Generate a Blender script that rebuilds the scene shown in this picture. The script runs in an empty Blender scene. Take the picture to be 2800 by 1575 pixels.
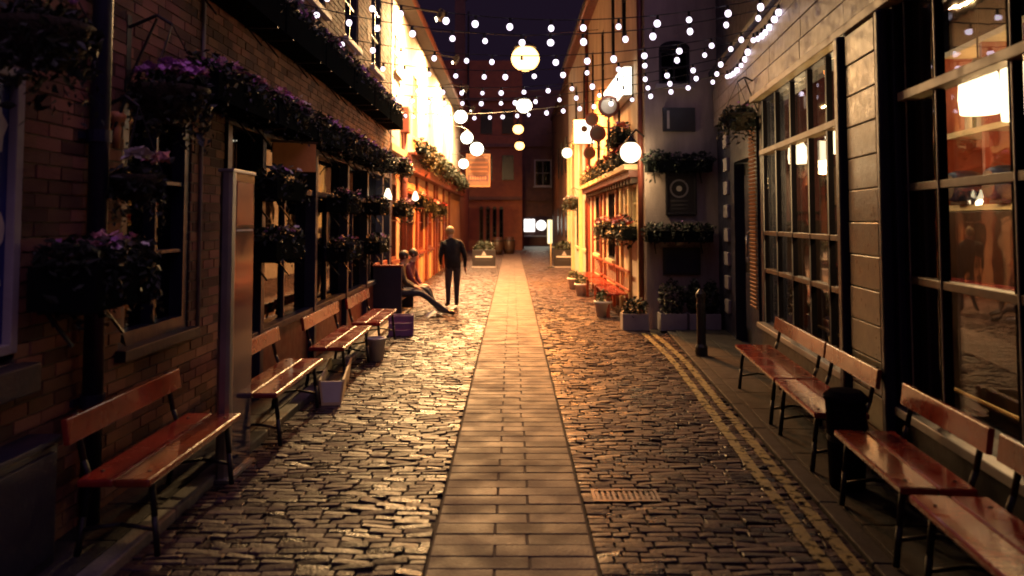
import bpy, bmesh, math, random
from mathutils import Vector, Matrix, Euler

S = bpy.context.scene
C = S.collection
RND = random.Random(11)
PI = math.pi

# ------------------------------------------------------------------ camera
cam_d = bpy.data.cameras.new('camera')
cam = bpy.data.objects.new('camera', cam_d)
C.objects.link(cam)
S.camera = cam
cam_d.sensor_width = 36.0
cam_d.lens = 27.95
cam.location = (0.0, 0.0, 1.75)
cam.rotation_euler = (math.radians(93.0), 0.0, 0.0)
cam_d.shift_y = -0.1065
cam_d.clip_start = 0.05
cam_d.clip_end = 600.0
cam_d.dof.use_dof = True
cam_d.dof.focus_distance = 9.0
cam_d.dof.aperture_fstop = 1.6

# ------------------------------------------------------------------ night sky
W = bpy.data.worlds.new('World')
S.world = W
W.use_nodes = True
wn = W.node_tree.nodes
wl = W.node_tree.links
for n in list(wn):
    wn.remove(n)
sky = wn.new('ShaderNodeTexSky')
sky.sky_type = 'NISHITA'
sky.sun_disc = False
sky.sun_elevation = math.radians(-4.0)
sky.sun_rotation = math.radians(200.0)
glow = wn.new('ShaderNodeMixRGB')           # town light on the night sky: even violet
glow.blend_type = 'MIX'
glow.inputs[0].default_value = 0.9
glow.inputs[2].default_value = (0.330, 0.185, 0.430, 1)
bg = wn.new('ShaderNodeBackground')
bg.inputs['Strength'].default_value = 0.085
wo = wn.new('ShaderNodeOutputWorld')
wl.new(sky.outputs[0], glow.inputs[1])
wl.new(glow.outputs[0], bg.inputs['Color'])
wl.new(bg.outputs[0], wo.inputs['Surface'])

# added violet fill light, broad and soft, to lift the shadows
sun_d = bpy.data.lights.new('violet_fill', 'SUN')
sun_d.energy = 1.5
sun_d.angle = math.radians(70)
sun_d.color = (0.92, 0.52, 0.95)
sun = bpy.data.objects.new('violet_fill', sun_d)
sun.rotation_euler = (math.radians(34), 0, math.radians(38))
C.objects.link(sun)

# ------------------------------------------------------------------ renderer
S.render.engine = 'CYCLES'
S.view_settings.view_transform = 'Standard'
S.view_settings.look = 'None'
S.view_settings.exposure = -1.3
S.view_settings.gamma = 1.0
cy = S.cycles
cy.use_denoising = True
cy.use_adaptive_sampling = True
cy.adaptive_threshold = 0.03
try:
    cy.denoiser = 'OPENIMAGEDENOISE'
except Exception:
    pass
cy.max_bounces = 5
cy.diffuse_bounces = 2
cy.glossy_bounces = 3
cy.transmission_bounces = 4
cy.transparent_max_bounces = 16
cy.caustics_reflective = False
cy.caustics_refractive = False
cy.sample_clamp_indirect = 3.0
cy.use_light_tree = True
cy.filter_width = 1.9

# ------------------------------------------------------------------ materials
M = {}


def nodes(name):
    m = bpy.data.materials.new(name)
    m.use_nodes = True
    nt = m.node_tree
    for n in list(nt.nodes):
        nt.nodes.remove(n)
    out = nt.nodes.new('ShaderNodeOutputMaterial')
    M[name] = m
    return nt, out


def pm(name, c1, c2=None, scale=6.0, rough=0.6, rough2=None, bump=0.0, bscale=None, metal=0.0, coat=0.0, island=0.0, spec=0.5, sheen=0.0, stretch=None):
    """principled surface: two colours mixed by noise at world scale, optional bump and per-piece tone"""
    nt, out = nodes(name)
    N, L = nt.nodes.new, nt.links.new
    b = N('ShaderNodeBsdfPrincipled')
    L(b.outputs[0], out.inputs['Surface'])
    geo = N('ShaderNodeNewGeometry')
    no = N('ShaderNodeTexNoise')
    no.inputs['Scale'].default_value = scale
    no.inputs['Detail'].default_value = 6
    no.inputs['Roughness'].default_value = 0.62
    if stretch:
        mp = N('ShaderNodeMapping'); mp.inputs['Scale'].default_value = stretch
        L(geo.outputs['Position'], mp.inputs['Vector']); L(mp.outputs[0], no.inputs['Vector'])
    else:
        L(geo.outputs['Position'], no.inputs['Vector'])
    ramp = N('ShaderNodeValToRGB')
    ramp.color_ramp.elements[0].position = 0.32
    ramp.color_ramp.elements[1].position = 0.70
    c2 = c2 or tuple(v * 0.7 for v in c1)
    ramp.color_ramp.elements[0].color = (*c1, 1)
    ramp.color_ramp.elements[1].color = (*c2, 1)
    L(no.outputs[0], ramp.inputs[0])
    col = ramp.outputs[0]
    if island:
        oi = N('ShaderNodeObjectInfo')
        ad = N('ShaderNodeMath'); ad.operation = 'ADD'
        L(geo.outputs['Random Per Island'], ad.inputs[0]); L(oi.outputs['Random'], ad.inputs[1])
        fr = N('ShaderNodeMath'); fr.operation = 'FRACT'
        L(ad.outputs[0], fr.inputs[0])
        mr = N('ShaderNodeMapRange')
        mr.inputs['To Min'].default_value = 1.0 - island
        mr.inputs['To Max'].default_value = 1.0 + island
        L(fr.outputs[0], mr.inputs['Value'])
        if name == 'sett':                       # some setts worn smooth, some still rough
            rp = N('ShaderNodeMapRange')
            rp.inputs['To Min'].default_value = 0.17
            rp.inputs['To Max'].default_value = 0.50
            L(fr.outputs[0], rp.inputs['Value'])
            b_rough = rp.outputs[0]
        hs = N('ShaderNodeHueSaturation')
        L(mr.outputs[0], hs.inputs['Value'])
        ms = N('ShaderNodeMapRange')
        ms.inputs['To Min'].default_value = 0.485
        ms.inputs['To Max'].default_value = 0.515
        L(oi.outputs['Random'], ms.inputs['Value'])
        L(ms.outputs[0], hs.inputs['Hue'])
        L(col, hs.inputs['Color'])
        col = hs.outputs[0]
    L(col, b.inputs['Base Color'])
    if rough2 is not None:
        n2 = N('ShaderNodeTexNoise')
        n2.inputs['Scale'].default_value = scale * 1.7
        n2.inputs['Detail'].default_value = 5
        L(geo.outputs['Position'], n2.inputs['Vector'])
        m2 = N('ShaderNodeMapRange')
        m2.inputs['From Min'].default_value = 0.3
        m2.inputs['From Max'].default_value = 0.7
        m2.inputs['To Min'].default_value = rough
        m2.inputs['To Max'].default_value = rough2
        L(n2.outputs[0], m2.inputs['Value'])
        if name == 'sett':
            mm = N('ShaderNodeMath'); mm.operation = 'MULTIPLY_ADD'; mm.inputs[1].default_value = 1.0
            L(m2.outputs[0], mm.inputs[0]); L(b_rough, mm.inputs[2])
            L(mm.outputs[0], b.inputs['Roughness'])
        else:
            L(m2.outputs[0], b.inputs['Roughness'])
    else:
        b.inputs['Roughness'].default_value = rough
    b.inputs['Metallic'].default_value = metal
    b.inputs['Specular IOR Level'].default_value = spec
    b.inputs['Coat Weight'].default_value = coat
    b.inputs['Coat Roughness'].default_value = 0.08
    b.inputs['Sheen Weight'].default_value = sheen
    if bump:
        n3 = N('ShaderNodeTexNoise')
        n3.inputs['Scale'].default_value = bscale or scale * 5
        n3.inputs['Detail'].default_value = 4
        L(geo.outputs['Position'], n3.inputs['Vector'])
        bp = N('ShaderNodeBump')
        bp.inputs['Strength'].default_value = bump
        bp.inputs['Distance'].default_value = 0.02
        L(n3.outputs[0], bp.inputs['Height'])
        L(bp.outputs[0], b.inputs['Normal'])
    return M[name]


def em(name, col, strength):
    nt, out = nodes(name)
    e = nt.nodes.new('ShaderNodeEmission')
    e.inputs[0].default_value = (*col, 1)
    e.inputs[1].default_value = strength
    nt.links.new(e.outputs[0], out.inputs['Surface'])
    return M[name]


def glassm(name, tint=(1, 1, 1), ior=1.5, rough=0.015):
    nt, out = nodes(name)
    N, L = nt.nodes.new, nt.links.new
    f = N('ShaderNodeFresnel')
    gb = N('ShaderNodeNewGeometry')
    io = N('ShaderNodeMapRange')                # thin sheet: same reflectance from both faces
    io.inputs['To Min'].default_value = ior
    io.inputs['To Max'].default_value = 1.0 / ior
    L(gb.outputs['Backfacing'], io.inputs['Value'])
    L(io.outputs[0], f.inputs[0])
    t = N('ShaderNodeBsdfTransparent'); t.inputs[0].default_value = (*tint, 1)
    g = N('ShaderNodeBsdfGlossy'); g.inputs['Roughness'].default_value = rough
    geo = N('ShaderNodeNewGeometry')
    no = N('ShaderNodeTexNoise'); no.inputs['Scale'].default_value = 3.0
    L(geo.outputs['Position'], no.inputs['Vector'])
    bp = N('ShaderNodeBump'); bp.inputs['Strength'].default_value = 0.06; bp.inputs['Distance'].default_value = 0.02
    L(no.outputs[0], bp.inputs['Height']); L(bp.outputs[0], g.inputs['Normal'])
    mx = N('ShaderNodeMixShader')
    L(f.outputs[0], mx.inputs[0]); L(t.outputs[0], mx.inputs[1]); L(g.outputs[0], mx.inputs[2])
    L(mx.outputs[0], out.inputs['Surface'])
    return M[name]


pm('sett', (0.062, 0.038, 0.040), (0.026, 0.018, 0.025), 9, 0.0, 0.20, 0.30, 60, island=0.6, spec=0.24)
pm('slab', (0.118, 0.082, 0.074), (0.068, 0.048, 0.047), 2.2, 0.5, 0.75, 0.3, 60, island=0.22, spec=0.3)
pm('strip_joint', (0.090, 0.064, 0.058), (0.05, 0.038, 0.038), 20, 0.85, bump=0.3)
pm('joint', (0.022, 0.017, 0.018), (0.011, 0.009, 0.011), 20, 0.85, bump=0.3)
pm('tarmac', (0.040, 0.037, 0.040), (0.024, 0.023, 0.026), 5, 0.55, 0.8, 0.4, 120)
pm('flag', (0.034, 0.031, 0.036), (0.018, 0.017, 0.021), 4, 0.6, 0.8, 0.3, 60, island=0.25, spec=0.2)
pm('kerbstone', (0.20, 0.185, 0.16), (0.10, 0.095, 0.085), 7, 0.55, 0.75, 0.3, 60, island=0.2)
pm('yellow_paint', (0.28, 0.225, 0.065), (0.10, 0.085, 0.045), 11, 0.55, 0.75, 0.4, 80)
pm('brick', (0.26, 0.120, 0.072), (0.12, 0.055, 0.042), 1.3, 0.75, 0.92, 0.4, 90, island=0.6)
pm('mortar', (0.20, 0.165, 0.13), (0.12, 0.10, 0.085), 14, 0.9, bump=0.4)
pm('far_brick', (0.30, 0.105, 0.055), (0.20, 0.07, 0.045), 2.5, 0.85, bump=0.5, bscale=9)
pm('dark_brick', (0.17, 0.085, 0.07), (0.10, 0.055, 0.05), 2.5, 0.85, bump=0.5, bscale=9)
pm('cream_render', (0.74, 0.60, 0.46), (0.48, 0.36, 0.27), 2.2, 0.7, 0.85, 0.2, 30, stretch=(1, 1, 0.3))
pm('shaded_render', (0.46, 0.37, 0.34), (0.25, 0.20, 0.19), 3.0, 0.7, 0.85, 0.25, 30, stretch=(1, 1, 0.22))  # end wall: its dusky shade is put into a darker render colour
pm('salmon_render', (0.46, 0.29, 0.20), (0.34, 0.20, 0.13), 2.0, 0.6, 0.8, 0.15, 30)
pm('red_gloss', (0.32, 0.030, 0.016), (0.13, 0.016, 0.011), 2.6, 0.14, 0.34, 0.10, 30, coat=0.6, island=0.2)
pm('red_wood', (0.30, 0.055, 0.025), (0.20, 0.035, 0.018), 6, 0.35, 0.5, 0.1, 40)
pm('oxblood', (0.17, 0.040, 0.028), (0.11, 0.026, 0.02), 5, 0.35, 0.55, 0.1, 40)
pm('black_paint', (0.014, 0.013, 0.018), (0.022, 0.020, 0.026), 6, 0.28, 0.45, 0.08, 40)
pm('matt_black', (0.012, 0.011, 0.014), (0.016, 0.014, 0.018), 6, 0.7, 0.85, 0.08, 40, spec=0.0)
pm('navy_paint', (0.014, 0.016, 0.042), (0.020, 0.022, 0.050), 5, 0.30, 0.5, 0.08, 40)
pm('iron', (0.016, 0.016, 0.018), (0.03, 0.028, 0.03), 20, 0.45, 0.6, 0.15, 80, metal=0.4)
pm('worn_iron', (0.17, 0.14, 0.13), (0.09, 0.075, 0.075), 20, 0.25, 0.45, 0.2, 80, metal=1.0)
pm('steel', (0.52, 0.50, 0.50), (0.40, 0.39, 0.40), 3, 0.38, 0.5, 0.04, 200, metal=1.0)
pm('totem_face', (0.016, 0.020, 0.060), (0.022, 0.024, 0.065), 2, 0.08, 0.14, spec=0.6)
pm('totem_red', (0.30, 0.03, 0.05), (0.22, 0.02, 0.05), 2, 0.2)
pm('white_paint', (0.72, 0.70, 0.68), (0.60, 0.58, 0.57), 6, 0.45, 0.6, 0.08, 40)
pm('grey_paint', (0.42, 0.39, 0.40), (0.33, 0.30, 0.32), 6, 0.5, 0.65, 0.1, 40)
pm('cream_paint', (0.74, 0.60, 0.36), (0.64, 0.50, 0.28), 6, 0.35, 0.5, 0.05, 40)
pm('fascia_tile', (0.30, 0.225, 0.215), (0.20, 0.15, 0.15), 7, 0.32, 0.5, 0.12, 40, island=0.12)
pm('column_tile', (0.30, 0.275, 0.20), (0.21, 0.195, 0.15), 8, 0.25, 0.42, 0.12, 40, island=0.12)
pm('green_box', (0.010, 0.012, 0.012), (0.007, 0.009, 0.009), 6, 0.8, 0.9, 0.1, 40, spec=0.0)
pm('basket_liner', (0.050, 0.038, 0.022), (0.028, 0.022, 0.014), 25, 0.9, bump=0.8, bscale=60)
pm('leaf', (0.040, 0.062, 0.026), (0.022, 0.038, 0.020), 14, 0.5, island=0.5)
pm('leaf_dark', (0.022, 0.032, 0.020), (0.013, 0.020, 0.015), 14, 0.5, island=0.5)
pm('petal_purple', (0.52, 0.20, 0.60), (0.60, 0.28, 0.62), 20, 0.6, island=0.3)
pm('petal_pink', (0.74, 0.30, 0.40), (0.80, 0.46, 0.52), 20, 0.6, island=0.3)
pm('petal_white', (0.80, 0.74, 0.72), (0.72, 0.66, 0.68), 20, 0.6, island=0.1)
pm('petal_red', (0.52, 0.045, 0.04), (0.60, 0.09, 0.06), 20, 0.6, island=0.3)
pm('slate', (0.045, 0.04, 0.048), (0.03, 0.028, 0.033), 4, 0.6, bump=0.2)
pm('terracotta', (0.62, 0.26, 0.10), (0.50, 0.20, 0.07), 8, 0.55)
pm('orange_wood', (0.66, 0.27, 0.09), (0.50, 0.18, 0.06), 5, 0.4, bump=0.1)
pm('sign_board', (0.30, 0.14, 0.07), (0.24, 0.11, 0.055), 3, 0.6)
pm('lilac_plastic', (0.24, 0.12, 0.30), (0.20, 0.10, 0.25), 5, 0.4)
pm('poster_blue', (0.030, 0.045, 0.26), (0.020, 0.028, 0.17), 3, 0.2)
pm('poster_white', (0.62, 0.58, 0.56), (0.50, 0.46, 0.46), 8, 0.25)
pm('poster_brown', (0.36, 0.23, 0.14), (0.28, 0.17, 0.10), 8, 0.25)
pm('skin', (0.50, 0.29, 0.20), (0.44, 0.25, 0.17), 10, 0.55)
pm('coat_dark', (0.010, 0.010, 0.014), (0.016, 0.016, 0.020), 12, 0.85, bump=0.9, bscale=11, spec=0.2)
pm('trousers_dark', (0.022, 0.018, 0.026), (0.032, 0.026, 0.034), 12, 0.8)
pm('coat_brown', (0.055, 0.038, 0.028), (0.030, 0.020, 0.016), 12, 0.8, bump=0.9, bscale=11)
pm('jumper_maroon', (0.15, 0.030, 0.045), (0.10, 0.022, 0.034), 12, 0.85, bump=0.8, bscale=12)
pm('denim', (0.035, 0.035, 0.060), (0.024, 0.024, 0.042), 12, 0.85, bump=0.8, bscale=12)
pm('shoe_black', (0.012, 0.011, 0.012), (0.02, 0.018, 0.018), 10, 0.35)
pm('hair_dark', (0.020, 0.013, 0.010), (0.032, 0.020, 0.014), 30, 0.55)
pm('hair_fair', (0.34, 0.24, 0.13), (0.26, 0.18, 0.09), 30, 0.55)
pm('plaster_amber', (0.50, 0.21, 0.07), (0.34, 0.13, 0.045), 2.5, 0.6)
pm('dark_wood', (0.060, 0.026, 0.014), (0.038, 0.017, 0.010), 6, 0.35, 0.5)
pm('brass', (0.70, 0.48, 0.20), (0.58, 0.38, 0.15), 6, 0.28, metal=1.0)
pm('bottle_green', (0.03, 0.10, 0.04), (0.02, 0.07, 0.03), 6, 0.1)
pm('bottle_amber', (0.32, 0.12, 0.02), (0.22, 0.08, 0.015), 6, 0.1)
pm('bottle_clear', (0.55, 0.50, 0.42), (0.45, 0.42, 0.36), 6, 0.1)
pm('paper', (0.80, 0.78, 0.74), (0.72, 0.70, 0.66), 6, 0.8)
pm('wire_black', (0.012, 0.012, 0.014), (0.02, 0.02, 0.02), 6, 0.5)
em('bulb', (0.97, 0.82, 1.0), 8.0)
em('sodium', (1.0, 0.52, 0.16), 16.0)
em('sodium_far', (1.0, 0.52, 0.15), 14.0)
em('warm_globe', (1.0, 0.80, 0.48), 12.0)
em('flood_lens', (1.0, 0.88, 0.62), 22.0)
em('sign_light', (1.0, 0.90, 0.68), 10.0)
em('lamp_shade_lit', (1.0, 0.80, 0.46), 12.0)
em('shelf_glow', (1.0, 0.66, 0.28), 8.0)
em('shop_white', (1.0, 0.95, 0.90), 6.0)
em('shop_yellow', (1.0, 0.84, 0.48), 5.0)
em('window_dim', (0.55, 0.30, 0.25), 0.05)
glassm('glass', (0.95, 0.95, 0.95), 1.55)
glassm('dark_glass', (0.30, 0.30, 0.36), 1.5)


# ------------------------------------------------------------------ mesh builder
class MB:
    def __init__(self, xf=None):
        self.v, self.f, self.xf = [], [], xf

    def add(self, vs, fs):
        n = len(self.v)
        if self.xf:
            vs = [self.xf(*p) for p in vs]
        self.v.extend([tuple(p) for p in vs])
        self.f.extend([tuple(i + n for i in f) for f in fs])
        return self

    def box(self, x0, x1, y0, y1, z0, z1):
        return self.add([(x0, y0, z0), (x1, y0, z0), (x1, y1, z0), (x0, y1, z0), (x0, y0, z1), (x1, y0, z1), (x1, y1, z1), (x0, y1, z1)],
                        [(0, 3, 2, 1), (4, 5, 6, 7), (0, 1, 5, 4), (1, 2, 6, 5), (2, 3, 7, 6), (3, 0, 4, 7)])

    def obox(self, c, size, rot):
        hx, hy, hz = size[0] / 2, size[1] / 2, size[2] / 2
        m = Euler(rot).to_matrix()
        vs = []
        for z in (-hz, hz):
            for x, y in ((-hx, -hy), (hx, -hy), (hx, hy), (-hx, hy)):
                p = m @ Vector((x, y, z))
                vs.append((c[0] + p.x, c[1] + p.y, c[2] + p.z))
        return self.add(vs, [(0, 3, 2, 1), (4, 5, 6, 7), (0, 1, 5, 4), (1, 2, 6, 5), (2, 3, 7, 6), (3, 0, 4, 7)])

    def cyl(self, p0, p1, r0, r1=None, n=12, caps=True):
        r1 = r0 if r1 is None else r1
        p0, p1 = Vector(p0), Vector(p1)
        d = (p1 - p0).normalized()
        a = Vector((0, 0, 1)) if abs(d.z) < 0.9 else Vector((1, 0, 0))
        u = d.cross(a).normalized()
        w = d.cross(u).normalized()
        vs = []
        for p, r in ((p0, r0), (p1, r1)):
            for i in range(n):
                t = 2 * PI * i / n
                vs.append(p + u * (r * math.cos(t)) + w * (r * math.sin(t)))
        fs = [(i, (i + 1) % n, n + (i + 1) % n, n + i) for i in range(n)]
        if caps:
            fs += [tuple(range(n - 1, -1, -1)), tuple(range(n, 2 * n))]
        return self.add(vs, fs)

    def tube(self, pts, r, n=6):
        for a, b in zip(pts[:-1], pts[1:]):
            self.cyl(a, b, r, r, n)
        return self

    def lathe(self, c, prof, n=16, axis='z'):
        vs, fs = [], []
        for (r, h) in prof:
            for i in range(n):
                t = 2 * PI * i / n
                q = (r * math.cos(t), r * math.sin(t), h)
                if axis == 'y':
                    q = (q[0], q[2], q[1])
                if axis == 'x':
                    q = (q[2], q[0], q[1])
                vs.append((c[0] + q[0], c[1] + q[1], c[2] + q[2]))
        for k in range(len(prof) - 1):
            for i in range(n):
                j = (i + 1) % n
                fs.append((k * n + i, k * n + j, (k + 1) * n + j, (k + 1) * n + i))
        fs.append(tuple(range(n - 1, -1, -1)))
        m = len(prof) - 1
        fs.append(tuple(m * n + i for i in range(n)))
        return self.add(vs, fs)

    def ball(self, c, r, nu=14, nv=8, sc=(1, 1, 1)):
        prof = []
        vs, fs = [], []
        vs.append((c[0], c[1], c[2] - r * sc[2]))
        for k in range(1, nv):
            a = -PI / 2 + PI * k / nv
            for i in range(nu):
                t = 2 * PI * i / nu
                vs.append((c[0] + r * sc[0] * math.cos(a) * math.cos(t), c[1] + r * sc[1] * math.cos(a) * math.sin(t), c[2] + r * sc[2] * math.sin(a)))
        vs.append((c[0], c[1], c[2] + r * sc[2]))
        top = len(vs) - 1
        for i in range(nu):
            j = (i + 1) % nu
            fs.append((0, 1 + j, 1 + i))
            fs.append((top, 1 + (nv - 2) * nu + i, 1 + (nv - 2) * nu + j))
            for k in range(nv - 2):
                fs.append((1 + k * nu + i, 1 + k * nu + j, 1 + (k + 1) * nu + j, 1 + (k + 1) * nu + i))
        return self.add(vs, fs)

    def prism(self, poly, h0, h1, plane='xz'):
        """extrude polygon given in plane xz (along y), yz (along x) or xy (along z)"""
        n = len(poly)
        def P(a, b, h):
            return (a, h, b) if plane == 'xz' else ((h, a, b) if plane == 'yz' else (a, b, h))
        vs = [P(a, b, h0) for a, b in poly] + [P(a, b, h1) for a, b in poly]
        fs = [tuple(range(n)), tuple(range(2 * n - 1, n - 1, -1))] + [(i, i + n, (i + 1) % n + n, (i + 1) % n) for i in range(n)]
        return self.add(vs, fs)

    def mesh(self, name, fix=True):
        me = bpy.data.meshes.new(name)
        me.from_pydata(self.v, [], self.f)
        if fix and len(self.f) < 60000:
            b = bmesh.new(); b.from_mesh(me)
            bmesh.ops.recalc_face_normals(b, faces=b.faces)
            b.to_mesh(me); b.free()
        return me

    def build(self, name, mat, parent=None, smooth=False, bevel=0.0, loc=None):
        me = self.mesh(name)
        me.materials.append(M[mat])
        if smooth:
            for p in me.polygons:
                p.use_smooth = True
        o = link(name, me, parent)
        if loc:
            o.location = loc
        if bevel:
            bv = o.modifiers.new('bevel', 'BEVEL')
            bv.width = bevel
            bv.segments = 2
            bv.limit_method = 'ANGLE'
        return o


def link(name, data, parent=None):
    o = bpy.data.objects.new(name, data)
    C.objects.link(o)
    if parent is not None:
        o.parent = parent
    return o


def tag(o, label=None, cat=None, group=None, kind=None):
    if label: o['label'] = label
    if cat: o['category'] = cat
    if group: o['group'] = group
    if kind: o['kind'] = kind
    return o


def empty(name, loc=(0, 0, 0), rz=0.0, label=None, cat=None, group=None):
    o = bpy.data.objects.new(name, None)
    C.objects.link(o)
    o.location = loc
    o.rotation_euler = (0, 0, rz)
    return tag(o, label, cat, group)


KIDS = {}
def copy_tree(o, parent=None):
    c = o.copy()
    C.objects.link(c)
    if parent is not None:
        c.parent = parent
    for ch in list(o.children):
        copy_tree(ch, c)
    return c


# local frame helpers for wall-mounted work: u along the wall, v up, w out of the wall
def off(loc):
    lx, ly, lz = loc
    return lambda x, y, z: (x - lx, y - ly, z - lz)


# street geometry -------------------------------------------------------------
LW = -2.45                     # face of the brick building on the left
L2X = -2.55                    # face of the floodlit building further on
R2X = 2.22                     # street side of the cream building on the right
R2Y = 13.2                     # its end wall, facing us
TA = math.atan(0.1)            # the tiled pub on the right stands askew
def fw(s, x, z):               # tiled pub frame -> world
    return (2.1 + x * math.cos(TA) + s * math.sin(TA), -x * math.sin(TA) + s * math.cos(TA), z)
def kerb_x(y):
    return 1.53 + 0.072 * y


# ================================================================== GROUND
tag(MB().box(-60, 60, -30, 160, -0.30, -0.035).build('ground', 'tarmac'), kind='structure')


# centre strip of long paving slabs, two to a course, joints swapping sides
strip = MB().box(-0.432, 0.432, 1.5, 47.5, -0.2, -0.001).build('paved_strip', 'strip_joint')
tag(strip, kind='structure')
slabs = []
y = 1.9
k = 0
while y < 47.2:
    d = 0.155 + RND.uniform(-0.006, 0.006)
    a = 0.43 + (-0.088 if k % 2 else 0.088) - 0.43 + RND.uniform(-0.012, 0.012)
    for x0, x1 in ((-0.428, a - 0.004), (a + 0.004, 0.428)):
        slabs.append((x0, x1, y + 0.004, y + d - 0.004, RND.uniform(-0.0025, 0.0025)))
    y += d
    k += 1


def slab_geo(mb, x0, x1, y0, y1, zt, e=0.005):
    mb.add([(x0, y0, -0.05), (x1, y0, -0.05), (x1, y1, -0.05), (x0, y1, -0.05),
            (x0, y0, zt - e), (x1, y0, zt - e), (x1, y1, zt - e), (x0, y1, zt - e),
            (x0 + e, y0 + e, zt), (x1 - e, y0 + e, zt), (x1 - e, y1 - e, zt), (x0 + e, y1 - e, zt)],
           [(0, 1, 5, 4), (1, 2, 6, 5), (2, 3, 7, 6), (3, 0, 4, 7), (4, 5, 9, 8), (5, 6, 10, 9), (6, 7, 11, 10), (7, 4, 8, 11), (8, 9, 10, 11)])


near = [s for s in slabs if s[3] > 3.6][:300]
rest = [s for s in slabs if s[3] > 3.6][300:] + [s for s in slabs if s[3] <= 3.6]
for s in near:
    mb = MB()
    slab_geo(mb, *s[:4], 0.006 + s[4])
    mb.build('slab', 'slab', strip)
mb = MB()
for s in rest:
    slab_geo(mb, *s[:4], 0.006 + s[4])
tag(mb.build('slabs', 'slab', strip), kind='stuff')

# cobbled carriageway either side: domed granite setts, each a little tilted
DOME = []
def sett_verts(hx, hy, tx, ty, dz, twist):
    vs = []
    for (fx, fy, z) in ((1, 1, -0.05), (1, 1, -0.005), (0.95, 0.88, 0.0)):
        for sx, sy in ((-1, -1), (1, -1), (1, 1), (-1, 1)):
            px, py = sx * hx * fx, sy * hy * fy
            zz = z + dz + (px * tx + py * ty if z > -0.05 else 0)
            vs.append((px - py * twist, py + px * twist, zz))
    vs.append((0, 0, 0.0015 + dz))
    fs = []
    for k in (0, 4):
        fs += [(k, k + 1, k + 5, k + 4), (k + 1, k + 2, k + 6, k + 5), (k + 2, k + 3, k + 7, k + 6), (k + 3, k, k + 4, k + 7)]
    fs += [(8, 9, 12), (9, 10, 12), (10, 11, 12), (11, 8, 12)]
    return vs, fs


def cobbles(name, left, right, y1):
    bed = MB()
    for i in range(46):
        a, b = 1.5 + i, 2.5 + i
        bed.add([(left(a), a, -0.016), (right(a), a, -0.016), (right(b), b, -0.016), (left(b), b, -0.016)], [(0, 1, 2, 3)])
    base = tag(bed.build(name, 'joint'), kind='structure')
    st = []
    y = 2.0
    while y < y1:
        d = 0.066 + RND.uniform(-0.006, 0.008)
        x = left(y) + 0.004 + RND.uniform(-0.06, 0.0)
        while x < right(y) - 0.03:
            w = RND.choice((0.10, 0.13, 0.16, 0.19, 0.22)) + RND.uniform(-0.012, 0.012)
            a, b = max(x, left(y) + 0.004), min(x + w, right(y) - 0.004)
            if b - a > 0.04:
                st.append(((a + b) / 2, y + d / 2 + RND.uniform(-0.005, 0.005), (b - a) / 2 - 0.005, d / 2 - 0.0045,
                           RND.gauss(0, 0.05), RND.gauss(0, 0.075), RND.gauss(0, 0.0026), RND.gauss(0, 0.02)))
            x += w
        y += d

    def seen(s):
        return s[1] > 3.7 and abs(s[0]) < 0.66 * s[1]
    st.sort(key=lambda s: (not seen(s), s[1]))
    for s in st[:300]:
        mb = MB()
        mb.add(*sett_verts(*s[2:]))
        mb.build('sett', 'sett', base, loc=(s[0], s[1], 0))
    mb = MB()
    for s in st[300:]:
        vs, fs = sett_verts(*s[2:])
        mb.add([(p[0] + s[0], p[1] + s[1], p[2]) for p in vs], fs)
    tag(mb.build('setts', 'sett', base), kind='stuff')


cobbles('cobbled_road_left', lambda y: -1.98 if y < 16 else -2.5, lambda y: -0.436, 47.0)
cobbles('cobbled_road_right', lambda y: 0.436, lambda y: kerb_x(y) if y < 12.4 else 2.2, 47.0)

# pavements and kerbs
pav = tag(MB().box(-2.46, -2.11, 0.5, 15.9, -0.2, 0.028).build('pavement_left', 'joint'), kind='structure')
for i in range(26):
    a = 1.6 + i * 0.55
    MB().box(-2.45, -2.115, a + 0.004, a + 0.546, 0.0, 0.042 + RND.uniform(-0.002, 0.002)).build('flagstone', 'flag', pav, bevel=0.004)
kl = tag(MB().box(-2.10, -1.995, 0.5, 15.9, -0.2, 0.02).build('kerb_left', 'joint'), kind='structure')
for i in range(16):
    a = 1.2 + i * 0.9
    MB().box(-2.105 + RND.uniform(-.004, .004), -1.985 + RND.uniform(-.004, .004), a + 0.005, a + 0.895, -0.05, 0.05).build('kerbstone', 'kerbstone', kl, bevel=0.012)
mb = MB()
for i in range(14):
    a, b = 0.0 + i, 1.0 + i
    b = min(b, 13.19)
    xa, xb = kerb_x(a) + 0.12, kerb_x(b) + 0.12
    mb.add([(xa, a, 0.012), (fw(a, 0, 0)[0] + 0.06, a, 0.012), (fw(b, 0, 0)[0] + 0.06, b, 0.012), (xb, b, 0.012)], [(0, 1, 2, 3)])
pr = tag(mb.build('pavement_right', 'joint'), kind='structure')
for i in range(16):
    a = 1.8 + i * 0.7
    for j in range(2):
        x0 = kerb_x(a + .35) + 0.13 + j * 0.40
        MB().obox((x0 + 0.197, a + 0.35, 0.0), (0.392, 0.692, 0.05 + RND.uniform(-.002, .002)), (0, 0, -math.atan(0.072))).build('flagstone', 'flag', pr, bevel=0.004)
kr = tag(MB().obox((kerb_x(6.5) + 0.06, 6.5, -0.1), (0.10, 12.4, 0.21), (0, 0, -math.atan(0.072))).build('kerb_right', 'joint'), kind='structure')
for i in range(14):
    a = 0.6 + i * 0.88
    MB().obox((kerb_x(a + .44) + 0.06, a + 0.44, 0.0), (0.115, 0.872, 0.034), (0, 0, -math.atan(0.072))).build('kerbstone', 'flag', kr, bevel=0.008)


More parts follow.
